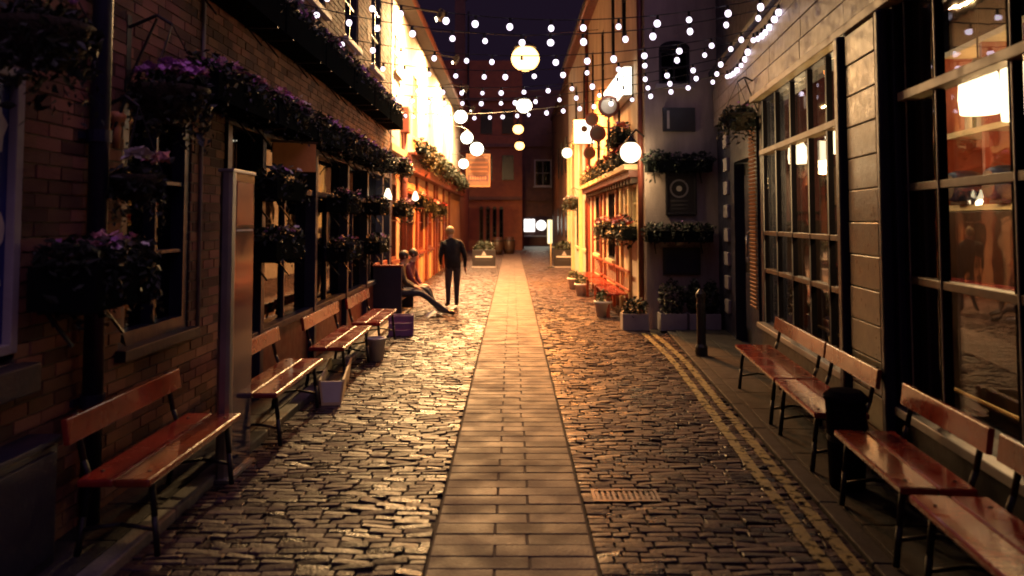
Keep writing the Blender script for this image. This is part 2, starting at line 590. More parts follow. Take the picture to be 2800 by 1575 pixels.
def ribbon(name, x_of, w, y0, y1, z, mat):
    mb = MB()
    n = 80
    vs, fs = [], []
    for i in range(n + 1):
        t = y0 + (y1 - y0) * i / n
        c = x_of(t)
        j = RND.uniform(-0.005, 0.005)
        vs += [(c - w / 2 + j, t, z), (c + w / 2 + j, t, z)]
    fs = [(2 * i, 2 * i + 1, 2 * i + 3, 2 * i + 2) for i in range(n)]
    return mb.add(vs, fs).build(name, mat)


def bend(y):
    return -0.03 * max(0.0, y - 9.5) ** 1.5
# double yellow lines, worn where the setts stand proud
for dx in (-0.10, -0.245):
    o = ribbon('yellow_line', lambda t: kerb_x(t) + dx + bend(t), 0.078, 2.0, 12.4, 0.013, 'yellow_paint')
    tag(o, kind='structure')
nt = M['yellow_paint'].node_tree
pb = [n for n in nt.nodes if n.type == 'BSDF_PRINCIPLED'][0]
wear = nt.nodes.new('ShaderNodeTexNoise'); wear.inputs['Scale'].default_value = 16; wear.inputs['Detail'].default_value = 6
gp = nt.nodes.new('ShaderNodeNewGeometry')
nt.links.new(gp.outputs['Position'], wear.inputs['Vector'])
wr = nt.nodes.new('ShaderNodeValToRGB')
wr.color_ramp.elements[0].position = 0.36; wr.color_ramp.elements[1].position = 0.48
nt.links.new(wear.outputs[0], wr.inputs[0])
nt.links.new(wr.outputs[0], pb.inputs['Alpha'])

# iron drain gully by the strip
g = empty('drain_grate', (0.72, 5.15, -0.013), 0, 'small iron drain grate set in the cobbles right of the paved strip', 'drain')
MB().box(-0.21, 0.21, -0.11, -0.085, 0.0, 0.022).box(-0.21, 0.21, 0.085, 0.11, 0.0, 0.022).box(-0.21, -0.19, -0.085, 0.085, 0.0, 0.022).box(0.19, 0.21, -0.085, 0.085, 0.0, 0.022).build('frame', 'worn_iron', g)
for i in range(11):
    x = -0.175 + i * 0.035
    MB().box(x - 0.009, x + 0.009, -0.084, 0.084, 0.002, 0.019).build('bar', 'worn_iron', g)

# ================================================================== WALL MAKING
def pierced(mb, u0, u1, v0, v1, w0, w1, holes):
    """a wall slab u0..u1 by v0..v1, thickness w0..w1, with rectangular holes left open"""
    us = sorted({u0, u1, *[h[0] for h in holes], *[h[1] for h in holes]})
    vs = sorted({v0, v1, *[h[2] for h in holes], *[h[3] for h in holes]})
    us = [u for u in us if u0 <= u <= u1]
    vs = [v for v in vs if v0 <= v <= v1]
    for a, b in zip(us[:-1], us[1:]):
        run = None
        for c, d in zip(vs[:-1], vs[1:]):
            um, vm = (a + b) / 2, (c + d) / 2
            solid = not any(h[0] < um < h[1] and h[2] < vm < h[3] for h in holes)
            if solid:
                run = (run[0], d) if run else (c, d)
            if run and (not solid or d == vs[-1]):
                mb.box(a, b, run[0], run[1], w0, w1)
                run = None
    return mb


def window(root, xf, u0, u1, v0, v1, nu=2, nv=2, frame='black_paint', glass='dark_glass', depth=0.08, fwid=0.05, sill=True, bar=0.025, name='window', sillmat='grey_paint'):
    """frame, panes and sill set in a hole; w=0 is the wall face, negative is into the wall"""
    w0, w1 = -depth, -0.012
    f = MB(xf)
    f.box(u0, u0 + fwid, v0, v1, w0, w1).box(u1 - fwid, u1, v0, v1, w0, w1)
    f.box(u0 + fwid, u1 - fwid, v0, v0 + fwid, w0, w1).box(u0 + fwid, u1 - fwid, v1 - fwid, v1, w0, w1)
    a0, a1, b0, b1 = u0 + fwid, u1 - fwid, v0 + fwid, v1 - fwid
    for i in range(1, nu):
        c = a0 + (a1 - a0) * i / nu
        f.box(c - bar / 2, c + bar / 2, b0, b1, w0 + 0.012, w1 - 0.012)
    for i in range(1, nv):
        c = b0 + (b1 - b0) * i / nv
        f.box(a0, a1, c - bar / 2, c + bar / 2, w0 + 0.015, w1 - 0.015)
    wo_ = f.build(name, frame, root)
    for i in range(nu):
        for j in range(nv):
            p = MB(xf)
            p.box(a0 + (a1 - a0) * i / nu + 0.002, a0 + (a1 - a0) * (i + 1) / nu - 0.002, b0 + (b1 - b0) * j / nv + 0.002, b0 + (b1 - b0) * (j + 1) / nv - 0.002, w0 + 0.026, w0 + 0.032)
            p.build('pane', glass, wo_)
    if sill:
        MB(xf).box(u0 - 0.06, u1 + 0.06, v0 - 0.075, v0 - 0.002, -0.05, 0.075).build('sill', sillmat, wo_, bevel=0.006)
    return wo_


# ================================================================== LEFT: BRICK BUILDING
Lroot = empty('brick_building', (LW, 7.5, 0), 0, 'brown brick pub front with a dark timber shopfront, nearest on its side', 'building')
oL = off((LW, 7.5, 0))
lxf = lambda u, v, w: oL(LW + w, u, v)          # u = street distance, v = height, w = out into the street
L_holes = [(5.0, 6.06, 0.95, 2.6), (6.75, 15.9, -0.1, 2.86), (9.3, 10.3, 4.45, 6.1), (11.5, 12.5, 4.45, 6.1), (13.7, 14.7, 4.45, 6.1), (7.1, 8.1, 4.45, 6.1),
           (2.6, 3.95, 1.05, 2.5)]
pierced(MB(lxf), -1.0, 15.9, -0.1, 7.2, -0.32, -0.006, L_holes).build('wall', 'mortar', Lroot)
MB(lxf).box(-1.0, 15.9, -0.1, 7.2, -0.60, -0.58).build('backing', 'black_paint', Lroot)
bricks = []
row = 0
z = 0.02
while z < 7.1:
    u = -0.2 + (0.1125 if row % 2 else 0)
    while u < 15.8:
        a, b = u + 0.005, min(u + 0.22, 15.89)
        segs = [(a, b)]
        for h in L_holes:
            if h[2] < z + 0.065 and h[3] > z:
                ns = []
                for (p, q) in segs:
                    if q <= h[0] or p >= h[1]:
                        ns.append((p, q))
                    else:
                        if p < h[0] - 0.03: ns.append((p, h[0]))
                        if q > h[1] + 0.03: ns.append((h[1], q))
                segs = ns
        for (p, q) in segs:
            bricks.append(((p + q) / 2, z + 0.0325, (q - p) / 2))
        u += 0.225
    z += 0.075
    row += 1


def framed(b):
    yy, zz, _ = b
    return yy > 3.9 and -0.63 < (zz - 1.75) / yy + 0.085 < 0.36 + 0.0
def hidden(b):
    return (b[1] < 1.0 and 4.0 < b[0]) or b[0] < 3.9
full = [b for b in bricks if abs(b[2] - 0.1075) < 0.004]
order = sorted(bricks, key=lambda b: (not framed(b) or abs(b[2] - 0.1075) > 0.004 or b[0] > 9, b[0] + (2.5 if b[1] < 0.9 else 0)))
proto = MB().box(-0.09, 0.006, -0.1075, 0.1075, -0.0325, 0.0325).mesh('brick')
proto.materials.append(M['brick'])
for b in order[:300]:
    o = link('brick', proto, Lroot)
    o.location = oL(LW + RND.uniform(-0.004, 0.003), b[0], b[1])
    o.rotation_euler = (RND.gauss(0, 0.006), 0, RND.gauss(0, 0.012))
mb = MB(lxf)
for b in order[300:]:
    j = RND.uniform(0.001, 0.008)
    mb.box(b[0] - b[2], b[0] + b[2], b[1] - 0.0325, b[1] + 0.0325, -0.05, j)
tag(mb.build('bricks', 'brick', Lroot), kind='stuff')
window(Lroot, lxf, 5.0, 6.06, 0.95, 2.6, 2, 3, 'navy_paint', 'dark_glass', 0.14, 0.09, sillmat='slate')
for h in L_holes[2:6]:
    window(Lroot, lxf, *h, 2, 3, 'navy_paint', 'dark_glass', 0.12, 0.06)
MB(lxf).box(2.55, 4.02, 0.90, 1.045, -0.05, 0.10).build('sill', 'slate', Lroot, bevel=0.008)
MB(lxf).box(2.6, 3.95, 1.05, 2.5, -0.30, -0.20).build('niche', 'black_paint', Lroot)
# rainwater pipe, cable conduit, eaves
pp = MB(lxf).cyl((4.56, 0.05, 0.075), (4.56, 7.0, 0.075), 0.055, 0.055, 14).build('drainpipe', 'navy_paint', Lroot, smooth=True)
for zz in (0.7, 2.2, 3.7, 5.2):
    MB(lxf).cyl((4.56, zz, 0.075), (4.56, zz + 0.07, 0.075), 0.066, 0.066, 14).box(4.46, 4.66, zz + 0.015, zz + 0.055, 0.0, 0.02).build('collar', 'navy_paint', pp)
MB(lxf).cyl((6.2, 0.9, 0.02), (6.2, 7.0, 0.02), 0.016, 0.016, 8).build('conduit', 'grey_paint', Lroot, smooth=True)
MB(lxf).box(-1, 15.9, 7.02, 7.16, 0.0, 0.22).build('gutter', 'black_paint', Lroot)
# dark timber shopfront: pilasters, stall riser, transom, panes
sh = MB(lxf)
for u in (6.80, 7.75, 9.85, 11.75, 13.35, 14.9, 15.78):
    sh.box(u - 0.055, u + 0.055, 0.0, 2.86, -0.25, 0.035)
sh.box(6.75, 15.89, 2.58, 2.86, -0.25, 0.028)
sh.box(6.75, 15.89, 2.05, 2.12, -0.2, 0.005)
shop = sh.build('shopfront', 'navy_paint', Lroot, bevel=0.006)
edges = (6.86, 7.695, 7.805, 9.795, 9.905, 11.695, 11.805, 13.295, 13.405, 14.845, 14.955, 15.72)
for i in range(0, 12, 2):
    a, b = edges[i], edges[i + 1]
    MB(lxf).box(a, b, 0.02, 0.62, -0.25, -0.04).build('riser_panel', 'oxblood', shop)
    MB(lxf).box(a - 0.002, b + 0.002, 0.62, 0.69, -0.25, 0.02).build('sill', 'navy_paint', shop, bevel=0.006)
    m_ = (a + b) / 2
    MB(lxf).box(m_ - 0.02, m_ + 0.02, 0.69, 2.05, -0.12, -0.06).build('mullion', 'navy_paint', shop)
    for (p, q) in ((a + .002, m_ - .022), (m_ + .022, b - .002)):
        MB(lxf).box(p, q, 0.692, 2.048, -0.10, -0.094).build('pane', 'dark_glass', shop)
        MB(lxf).box(p, q, 2.122, 2.578, -0.10, -0.094).build('pane', 'dark_glass', shop)
# shelf slats inside the nearer shop window (dark louvres seen behind the totem)
for i in range(14):
    MB(lxf).obox((8.9, 0.78 + i * 0.085, -0.16), (1.5, 0.012, 0.06), (0.5, 0, 0)).build('louvre', 'black_paint', shop)

# navy utility cabinet at the very left
cb = empty('utility_cabinet', (LW, 3.4, 0.04), 0, 'low navy metal cabinet against the brick wall at bottom left', 'cabinet')
MB().box(0.01, 0.16, -0.85, 0.68, 0.0, 0.60).build('body', 'navy_paint', cb, bevel=0.012)
MB().box(0.0, 0.18, -0.87, 0.70, 0.602, 0.63).build('lid', 'navy_paint', cb, bevel=0.006)
for i in range(2):
    MB().box(0.162, 0.172, -0.80 + i * 0.74, -0.10 + i * 0.74, 0.05, 0.56).build('door', 'navy_paint', cb, bevel=0.004)

# framed print on the wall niche
ps = empty('framed_poster', (LW, 3.28, 1.10), 0, 'tall white-framed poster in blue and white on the brick wall above the sill', 'poster')
oP = off((0, 0, 0))
MB().box(-0.05, -0.03, -0.60, 0.62, 0.02, 1.38).build('backing', 'poster_blue', ps)
fr_ = MB().box(-0.05, 0.012, -0.66, -0.60, 0.0, 1.40).box(-0.05, 0.012, 0.62, 0.68, 0.0, 1.40).box(-0.05, 0.012, -0.60, 0.62, 0.0, 0.05).box(-0.05, 0.012, -0.60, 0.62, 1.35, 1.40)
fr_.build('frame', 'grey_paint', ps, bevel=0.006)


def blob(cy_, cz_, ry, rz_, n=15, jag=0.25):
    return [(cy_ + ry * math.cos(t * 2 * PI / n) * RND.uniform(1 - jag, 1 + jag), cz_ + rz_ * math.sin(t * 2 * PI / n) * RND.uniform(1 - jag, 1 + jag)) for t in range(n)]
for (a, b, c, d, mname) in ((0.45, 1.12, 0.16, 0.15, 'poster_white'), (0.30, 0.86, 0.20, 0.09, 'poster_white'), (0.52, 0.60, 0.10, 0.10, 'poster_white'),
                            (0.10, 1.0, 0.22, 0.2, 'poster_white'), (0.40, 0.36, 0.2, 0.06, 'poster_white')):
    MB().prism([(min(max(p, -.58), .61), q) for p, q in blob(a, b, c, d)], -0.031, -0.027, 'yz').build('print_patch', mname, ps)
MB().box(-0.031, -0.0265, -0.55, 0.585, 0.08, 0.27).build('caption_panel', 'poster_brown', ps)


# ================================================================== PLANTING
def leaves(mb, c, r, n, size, hang=0.0):
    for _ in range(n):
        t = RND.uniform(0, 2 * PI)
        ph = math.acos(RND.uniform(-1, 1))
        q = RND.uniform(0.45, 1.0) ** 0.6
        p = Vector((c[0] + r[0] * q * math.sin(ph) * math.cos(t), c[1] + r[1] * q * math.sin(ph) * math.sin(t), c[2] + r[2] * q * math.cos(ph)))
        if hang and RND.random() < 0.5:
            p.z -= abs(RND.gauss(0, hang))
        s = size * RND.uniform(0.6, 1.35)
        m = Euler((RND.uniform(0, PI), RND.uniform(-0.9, 0.9), RND.uniform(0, 2 * PI))).to_matrix()
        pts = [m @ Vector(v) * s for v in ((-1, 0, 0), (-0.2, -0.5, 0.12), (1, 0, -0.1), (-0.2, 0.5, 0.12))]
        mb.add([p + v for v in pts], [(0, 1, 2, 3)])


def trails(mb, pts, n, length, size):
    for (x, y, z) in pts:
        L_ = length * RND.uniform(0.4, 1.15)
        dx, dy = RND.uniform(-0.06, 0.06), RND.uniform(-0.06, 0.06)
        for k in range(n):
            t = (k + 1) / n
            p = Vector((x + dx * t + RND.uniform(-.012, .012), y + dy * t + RND.uniform(-.012, .012), z - L_ * t))
            m = Euler((RND.uniform(-1, 1), RND.uniform(0.2, 1.3), RND.uniform(0, 6.3))).to_matrix()
            s_ = size * RND.uniform(0.55, 1.0) * (1.1 - 0.5 * t)
            mb.add([p + m @ Vector(v) * s_ for v in ((0, 0, 0), (0.8, -0.55, 0.1), (1.9, 0, -0.15), (0.8, 0.55, 0.1))], [(0, 1, 2, 3)])


def blooms(mb, c, r, n, size, top=True, spread=1.0):
    for _ in range(n):
        t = RND.uniform(0, 2 * PI)
        q = math.sqrt(RND.random()) * spread
        h = RND.uniform(0.55, 1.15)
        p = Vector((c[0] + r[0] * q * math.cos(t), c[1] + r[1] * q * math.sin(t), c[2] + r[2] * math.sqrt(max(0.05, 1 - q * q * 0.8)) * h))
        m = Euler((RND.uniform(-0.8, 0.8), RND.uniform(-0.8, 0.8), RND.uniform(0, 6))).to_matrix()
        s = size * RND.uniform(0.7, 1.25)
        vs = [p + m @ Vector((0, 0, -0.25 * s))]
        for i in range(10):
            a = 2 * PI * i / 10
            rr = s * (1.0 if i % 2 == 0 else 0.68)
            vs.append(p + m @ Vector((rr * math.cos(a), rr * math.sin(a), 0.18 * s)))
        mb.add(vs, [(0, i + 1, (i + 1) % 10 + 1) for i in range(10)])


def petals(root, spec, c, r):
    for (mname, n, size, dx, dy, sp) in spec:
        mb = MB()
        blooms(mb, (c[0] + dx, c[1] + dy, c[2]), r, n, size, spread=sp)
        mb.build('blossoms', mname, root)


def hanging_basket(loc, r, spec, label, leaf='leaf_dark', n=420, hang=0.10, wall=None, size=0.034, group='hanging baskets on the brick wall'):
    """half-round basket of trailing plants on an iron bracket; loc is the rim centre"""
    o = empty('hanging_basket', loc, 0, label, 'hanging basket', group)
    prof = [(0.02, -0.8 * r), (0.45 * r, -0.72 * r), (0.75 * r, -0.45 * r), (0.92 * r, 0.0), (0.96 * r, 0.03), (0.86 * r, 0.03), (0.80 * r, -0.02)]
    MB().lathe((0, 0, 0), prof, 18).build('basket', 'basket_liner', o, smooth=True)
    mb = MB()
    leaves(mb, (0, 0, 0.0), (1.05 * r, 1.05 * r, 0.62 * r), n, size, hang)
    trails(mb, [(r * math.cos(a_) * 0.95, r * math.sin(a_) * 0.95, -0.02) for a_ in [RND.uniform(0, 6.3) for _ in range(16)]], 9, 0.9 * r + 0.12, size)
    mb.build('foliage', leaf, o)
    petals(o, spec, (0, 0, 0.08), (0.85 * r, 0.85 * r, 0.45 * r))
    if wall is not None:
        d = wall - loc[0]
        pts = [(d, 0, 0.42), (d * 0.35, 0, 0.50), (0, 0, 0.44)]
        b = MB().tube(pts, 0.011, 6).tube([(d, 0, 0.05), (d * 0.35, 0, 0.48)], 0.009, 6).box(min(d, d * 0.97), max(d, d * 0.97), -0.03, 0.03, 0.0, 0.5)
        for k in range(3):
            a = k * 2.1 + 0.4
            b.cyl((0, 0, 0.44), (0.9 * r * math.cos(a), 0.9 * r * math.sin(a), 0.02), 0.004, 0.004, 4)
        b.build('bracket', 'iron', o)
    return o


hanging_basket((-2.16, 3.62, 2.62), 0.23, [('petal_purple', 7, 0.022, 0.05, 0.05, 1.0)], 'large dark trailing hanging basket at the top left corner above the poster', n=700, hang=0.12, wall=LW)
hanging_basket((-2.17, 5.02, 2.56), 0.25, [('petal_purple', 80, 0.034, 0.0, 0.02, 1.0), ('petal_pink', 6, 0.02, 0.05, 0, 1)], 'full hanging basket with purple flowers between drainpipe and brick corner', n=700, hang=0.10, wall=LW)
hanging_basket((-2.22, 4.70, 1.99), 0.16, [('petal_white', 9, 0.052, 0.05, -0.11, 0.35), ('petal_pink', 11, 0.045, 0.05, 0.10, 0.5)], 'small hanging basket with one white and one pink clump beside the drainpipe', n=330, hang=0.06, wall=LW)


def trough(loc, L, spec, label, rz=PI / 2, dep=0.26, hgt=0.18, leaf='leaf_dark', n=300, hang=0.12, size=0.036, box='green_box', group='flower troughs on the brick building', up=0.16, name='flower_trough', cat='flower trough', brackets=True, trail=4):
    """long planter, length along local x, origin at the bottom centre"""
    o = empty(name, loc, rz, label, cat, group)
    t = 0.015
    b = MB().box(-L / 2, L / 2, -dep / 2, -dep / 2 + t, 0, hgt).box(-L / 2, L / 2, dep / 2 - t, dep / 2, 0, hgt)
    b.box(-L / 2, -L / 2 + t, -dep / 2 + t, dep / 2 - t, 0, hgt).box(L / 2 - t, L / 2, -dep / 2 + t, dep / 2 - t, 0, hgt).box(-L / 2 + t, L / 2 - t, -dep / 2 + t, dep / 2 - t, 0, t)
    b.build('box', box, o)
    MB().box(-L / 2 + t, L / 2 - t, -dep / 2 + t, dep / 2 - t, hgt - 0.05, hgt - 0.03).build('soil', 'basket_liner', o)
    mb = MB()
    k = max(2, int(L / 0.28))
    for i in range(k):
        cx = -L / 2 + L * (i + 0.5) / k
        leaves(mb, (cx, 0, hgt + 0.04), (L / k * 0.75, dep * 0.66, up * RND.uniform(0.75, 1.2)), n // k, size, hang)
        trails(mb, [(cx + RND.uniform(-.12, .12), -dep * 0.5 - RND.uniform(0, 0.05), hgt) for _ in range(trail)], 8, hgt + 0.10, size)
    mb.build('foliage', leaf, o)
    petals(o, spec, (0, 0, hgt + 0.03), (L / 2 * 0.95, dep * 0.6, up))
    if brackets:
        for sx in (-0.36, 0.36):
            bb = MB()
            bb.box(sx * L - 0.012, sx * L + 0.012, -dep / 2, dep / 2, -0.022, -0.002)
            bb.obox((sx * L, 0.06, -0.10), (0.02, 0.22, 0.014), (0.9, 0, 0))
            bb.build('bracket', 'iron', o)
    return o


# first-floor troughs (long dark band above the brick) and the row over the shopfront
names1 = ['nearest', 'second', 'third', 'fourth', 'fifth', 'sixth']
for i in range(6):
    yy = 6.6 + i * 1.62
    trough((-2.28, yy, 3.52), 1.55, [('petal_purple', 90, 0.036, 0, 0.02, 1.0), ('petal_white', 3, 0.022, 0, -0.1, 1)],
           f'high dark flower trough above the brick band, {names1[i]} along the wall', n=800, hang=0.05, hgt=0.30, trail=0, up=0.20, dep=0.30, group='high flower troughs on the brick building')
pal = [[('petal_purple', 70, 0.034, 0, 0, 1), ('petal_pink', 10, 0.024, 0.2, -.05, .7)],
       [('petal_pink', 36, 0.03, -.3, -.05, .6), ('petal_purple', 45, 0.034, 0, 0, 1), ('petal_white', 6, 0.028, 0.15, -.1, .5)],
       [('petal_purple', 45, 0.034, 0, 0, 1), ('petal_white', 9, 0.03, 0.1, -.1, .9)],
       [('petal_purple', 45, 0.034, 0, 0, 1), ('petal_pink', 8, 0.02, 0, -.1, 1)],
       [('petal_purple', 45, 0.034, 0, 0, 1), ('petal_white', 8, 0.028, 0, -.1, 1)],
       [('petal_purple', 45, 0.034, 0, 0, 1), ('petal_white', 8, 0.028, 0, -.1, 1)]]
for i in range(6):
    yy = 6.35 + i * 1.48
    trough((-2.24, yy, 2.62), 1.4, pal[i], f'purple flower trough hung over the dark shopfront, {names1[i]} from the street end by the poster', n=800, hang=0.09, hgt=0.20, up=0.13, trail=2, dep=0.28, group='flower troughs over the shopfront')
# wall barrel of pink and white flowers
trough((-2.22, 4.30, 1.30), 0.72, [('petal_pink', 24, 0.032, 0.0, -0.04, 0.6), ('petal_white', 12, 0.028, 0.05, -0.04, 0.9), ('petal_purple', 12, 0.022, 0, 0, 1)],
       'dark wall trough with pale pink flowers above the nearest bench', n=800, hang=0.12, hgt=0.22, up=0.13, dep=0.34, group='low flower troughs on the brick building')
low = [(7.75, 1.95, [('petal_white', 8, 0.034, 0, -.08, .7), ('petal_purple', 14, 0.026, 0, 0, 1)], 'flower trough with white blooms high behind the steel totem'),
       (7.75, 1.38, [('petal_white', 10, 0.034, 0, -.08, .7), ('petal_purple', 8, 0.026, 0, 0, 1)], 'flower trough with white blooms low behind the steel totem'),
       (10.8, 1.86, [('petal_pink', 12, 0.03, -.1, -.06, 1), ('petal_white', 3, 0.034, .1, -.1, .6)], 'upper pink flower trough over the second pair of red benches'),
       (10.8, 1.22, [('petal_pink', 14, 0.03, -.1, -.06, 1), ('petal_white', 2, 0.034, .1, -.1, .6)], 'lower pink flower trough over the second pair of red benches'),
       (13.4, 1.86, [('petal_purple', 12, 0.03, 0, -.06, 1), ('petal_white', 3, 0.034, 0, -.1, 1)], 'upper flower trough beside the white corner pipe'),
       (13.4, 1.22, [('petal_pink', 12, 0.03, 0, -.06, 1), ('petal_white', 3, 0.034, 0, -.1, 1)], 'lower flower trough beside the white corner pipe')]
for yy, zz, sp, lb in low:
    trough((-2.27, yy, zz), 1.0, sp, lb, n=420, hang=0.08, hgt=0.18, up=0.11, trail=1, dep=0.26, group='low flower troughs on the brick building')

# plaque and bracket on the brick; orange light on them put into their colours
pq = empty('wooden_plaque', (-2.38, 8.3, 2.26), 0, 'orange wooden plaque hung under the flower troughs over the shopfront', 'plaque')
MB().obox((0.10, 0, 0.15), (0.45, 0.03, 0.30), (0, 0, 0.5)).build('board', 'orange_wood', pq, bevel=0.006)
MB().obox((0.10, 0, 0.312), (0.48, 0.05, 0.02), (0, 0, 0.5)).build('top_rail', 'dark_wood', pq)
br = empty('wall_bracket', (-2.36, 4.72, 2.28), 0, 'finial bracket coloured as if lit orange above the small white and pink basket', 'bracket')
MB().lathe((0, 0, 0), [(0.02, -0.10), (0.028, 0.02), (0.02, 0.05), (0.05, 0.07), (0.055, 0.10), (0.03, 0.12)], 12).build('finial', 'terracotta', br, smooth=True)
MB().box(-0.09, -0.015, -0.015, 0.015, 0.02, 0.05).build('arm', 'iron', br)


# ================================================================== BENCHES
def make_bench(L, back_right):
    """red plank bench; local x is its length, +y towards its back; seat at 0.42, low back rail"""
    o = empty('red_bench')
    for i in range(2):
        MB().box(-L / 2, L / 2, 0.0 + i * 0.185, 0.178 + i * 0.185, 0.385, 0.425).build('seat_plank', 'red_gloss', o, bevel=0.011)
    MB().obox((0, 0.425, 0.655), (L, 0.032, 0.13), (-0.14, 0, 0)).build('back_rail', 'red_gloss', o, bevel=0.006)
    for sx in (-0.40, 0.40):
        x = sx * L
        f = MB()
        f.tube([(x, 0.05, 0.383), (x, 0.03, 0.2), (x, 0.01, 0.0)], 0.017, 8)
        f.tube([(x, 0.36, 0.383), (x, 0.39, 0.2), (x, 0.42, 0.0)], 0.017, 8)
        f.tube([(x, 0.05, 0.372), (x, 0.36, 0.372), (x, 0.40, 0.48), (x, 0.452, 0.72)], 0.016, 8)
        f.tube([(x, 0.02, 0.13), (x, 0.20, 0.16), (x, 0.405, 0.13)], 0.011, 6)
        f.build('frame', 'iron', o, smooth=True)
        for yy in (0.06, 0.30):
            MB().lathe((x, yy, 0.425), [(0.011, 0), (0.010, 0.004), (0.004, 0.006)], 8).build('bolt', 'iron', o)
    return o


def put_bench(L, x, y, rz, label, group):
    b = make_bench(L, True)
    b.location = (x, y, 0.04 if x < 0 else 0.026)
    b.rotation_euler = (0, 0, rz)
    tag(b, label, 'bench', group)
    return b


# left row: back towards -x ; length along the street
GL = 'red benches along the brick building'
for (y0, y1, lb) in ((4.02, 5.40, 'nearest red bench under the pale pink flower trough, in front of the totem'),
                     (6.00, 7.52, 'red bench standing right behind the steel totem'),
                     (8.15, 9.85, 'red bench between the cream trough and the white bucket'),
                     (10.1, 11.7, 'red bench beside the lilac crate, last before the seated people')):
    m_ = (y0 + y1) / 2
    put_bench(y1 - y0, -1.93 + 0.022 * m_ + 0.02, m_, PI / 2 + 0.01, lb, GL)
# right row follows the askew pub front
GR = 'red benches along the tiled pub'
for (y0, y1, lb) in ((2.35, 3.86, 'glossy red bench cut off by the bottom right corner'),
                     (3.95, 5.03, 'glossy red bench in front of the near pub window, beside the black bin'),
                     (5.45, 6.62, 'glossy red bench just past the black bin, by the tiled column'),
                     (6.66, 8.45, 'glossy red bench farthest along the tiled pub, next to the bollard')):
    m_ = (y0 + y1) / 2
    put_bench(y1 - y0, 1.50 + 0.1 * m_, m_, -PI / 2 - TA, lb, GR)

# black bin between the right benches
bn = empty('litter_bin', (2.17, 5.24, 0.026), 0, 'round black litter bin between the red benches by the tiled column', 'bin')
MB().lathe((0, 0, 0), [(0.10, 0), (0.11, 0.02), (0.125, 0.54), (0.13, 0.56)], 22).build('drum', 'matt_black', bn, smooth=False)
MB().lathe((0, 0, 0.562), [(0.138, 0), (0.138, 0.025), (0.10, 0.06), (0.02, 0.07)], 22).build('lid', 'matt_black', bn)
MB().lathe((0, 0, 0.30), [(0.118, 0), (0.121, 0.01), (0.121, 0.03), (0.119, 0.04)], 22).build('band', 'iron', bn)

# steel and glass totem
tt = empty('advertising_totem', (-1.95, 5.66, 0.02), 0, 'tall brushed steel totem with a dark glossy face beside the nearest red bench', 'totem')
prof = [(-0.05, -0.20), (-0.042, -0.228), (-0.02, -0.245), (0.02, -0.245), (0.042, -0.228), (0.05, -0.20), (0.05, -0.185), (-0.05, -0.185)]
MB().prism(prof, 0.0, 2.06, 'xy').build('front_edge', 'steel', tt, smooth=False)
MB().box(-0.045, 0.043, -0.183, 0.22, 0.0, 2.06).build('panel', 'totem_face', tt)
MB().box(0.0435, 0.047, -0.15, 0.19, 1.70, 2.0).build('header_print', 'totem_red', tt)
MB().box(0.0435, 0.049, -0.15, 0.19, 1.655, 1.668).build('white_stripe', 'white_paint', tt)
MB().box(-0.055, 0.055, -0.25, 0.225, 2.062, 2.085).build('cap', 'steel', tt, bevel=0.004)
MB().box(-0.07, 0.07, -0.27, 0.25, -0.02, 0.0).build('foot_plate', 'steel', tt)

# things standing under the left benches
tr = empty('cream_trough', (-1.80, 8.25, 0.0), PI / 2 + 0.14, 'long cream planter trough on the cobbles beneath the benches', 'planter')
MB().prism([(-0.09, 0.0), (0.09, 0.0), (0.12, 0.24), (0.10, 0.24), (0.075, 0.03), (-0.075, 0.03), (-0.10, 0.24), (-0.12, 0.24)], -0.62, 0.62, 'yz').build('trough', 'cream_paint', tr)
for s_ in (-0.61, 0.61):
    MB().prism([(-0.075, 0.03), (0.075, 0.03), (0.10, 0.225), (-0.10, 0.225)], s_ - 0.009, s_ + 0.009, 'yz').build('end_panel', 'white_paint', tr)
for o in tr.children:
    for v in o.data.vertices:
        pass
MB().box(-0.55, 0.55, -0.07, 0.07, 0.10, 0.18).build('soil', 'basket_liner', tr)
bk = empty('white_bucket', (-1.72, 10.1, 0.0), 0, 'white bucket on the cobbles under the third red bench', 'bucket')
MB().lathe((0, 0, 0), [(0.10, 0), (0.13, 0.26), (0.14, 0.265), (0.14, 0.28), (0.12, 0.28), (0.115, 0.24)], 20).build('pail', 'white_paint', bk, smooth=True)
MB().tube([(0.135 * math.cos(t), 0.02 - 0.10 * math.sin(t), 0.27 - 0.12 * math.sin(t)) for t in [i * PI / 8 for i in range(9)]], 0.005, 5).build('handle', 'iron', bk)
cr = empty('lilac_crate', (-1.70, 12.3, 0.0), 0.1, 'lilac plastic crate on the cobbles beside the last left bench', 'crate')
cm = MB()
for zz in (0.0, 0.11, 0.22):
    cm.box(-0.17, 0.17, -0.13, -0.118, zz, zz + 0.085).box(-0.17, 0.17, 0.118, 0.13, zz, zz + 0.085).box(-0.17, -0.158, -0.117, 0.117, zz, zz + 0.085).box(0.158, 0.17, -0.117, 0.117, zz, zz + 0.085)
for sx in (-0.172, 0.172):
    for sy in (-0.132, 0.132):
        cm.box(sx - 0.015, sx + 0.015, sy - 0.015, sy + 0.015, 0, 0.315)
cm.build('sides', 'lilac_plastic', cr)
MB().box(-0.156, 0.156, -0.116, 0.116, 0.01, 0.03).build('base', 'lilac_plastic', cr)

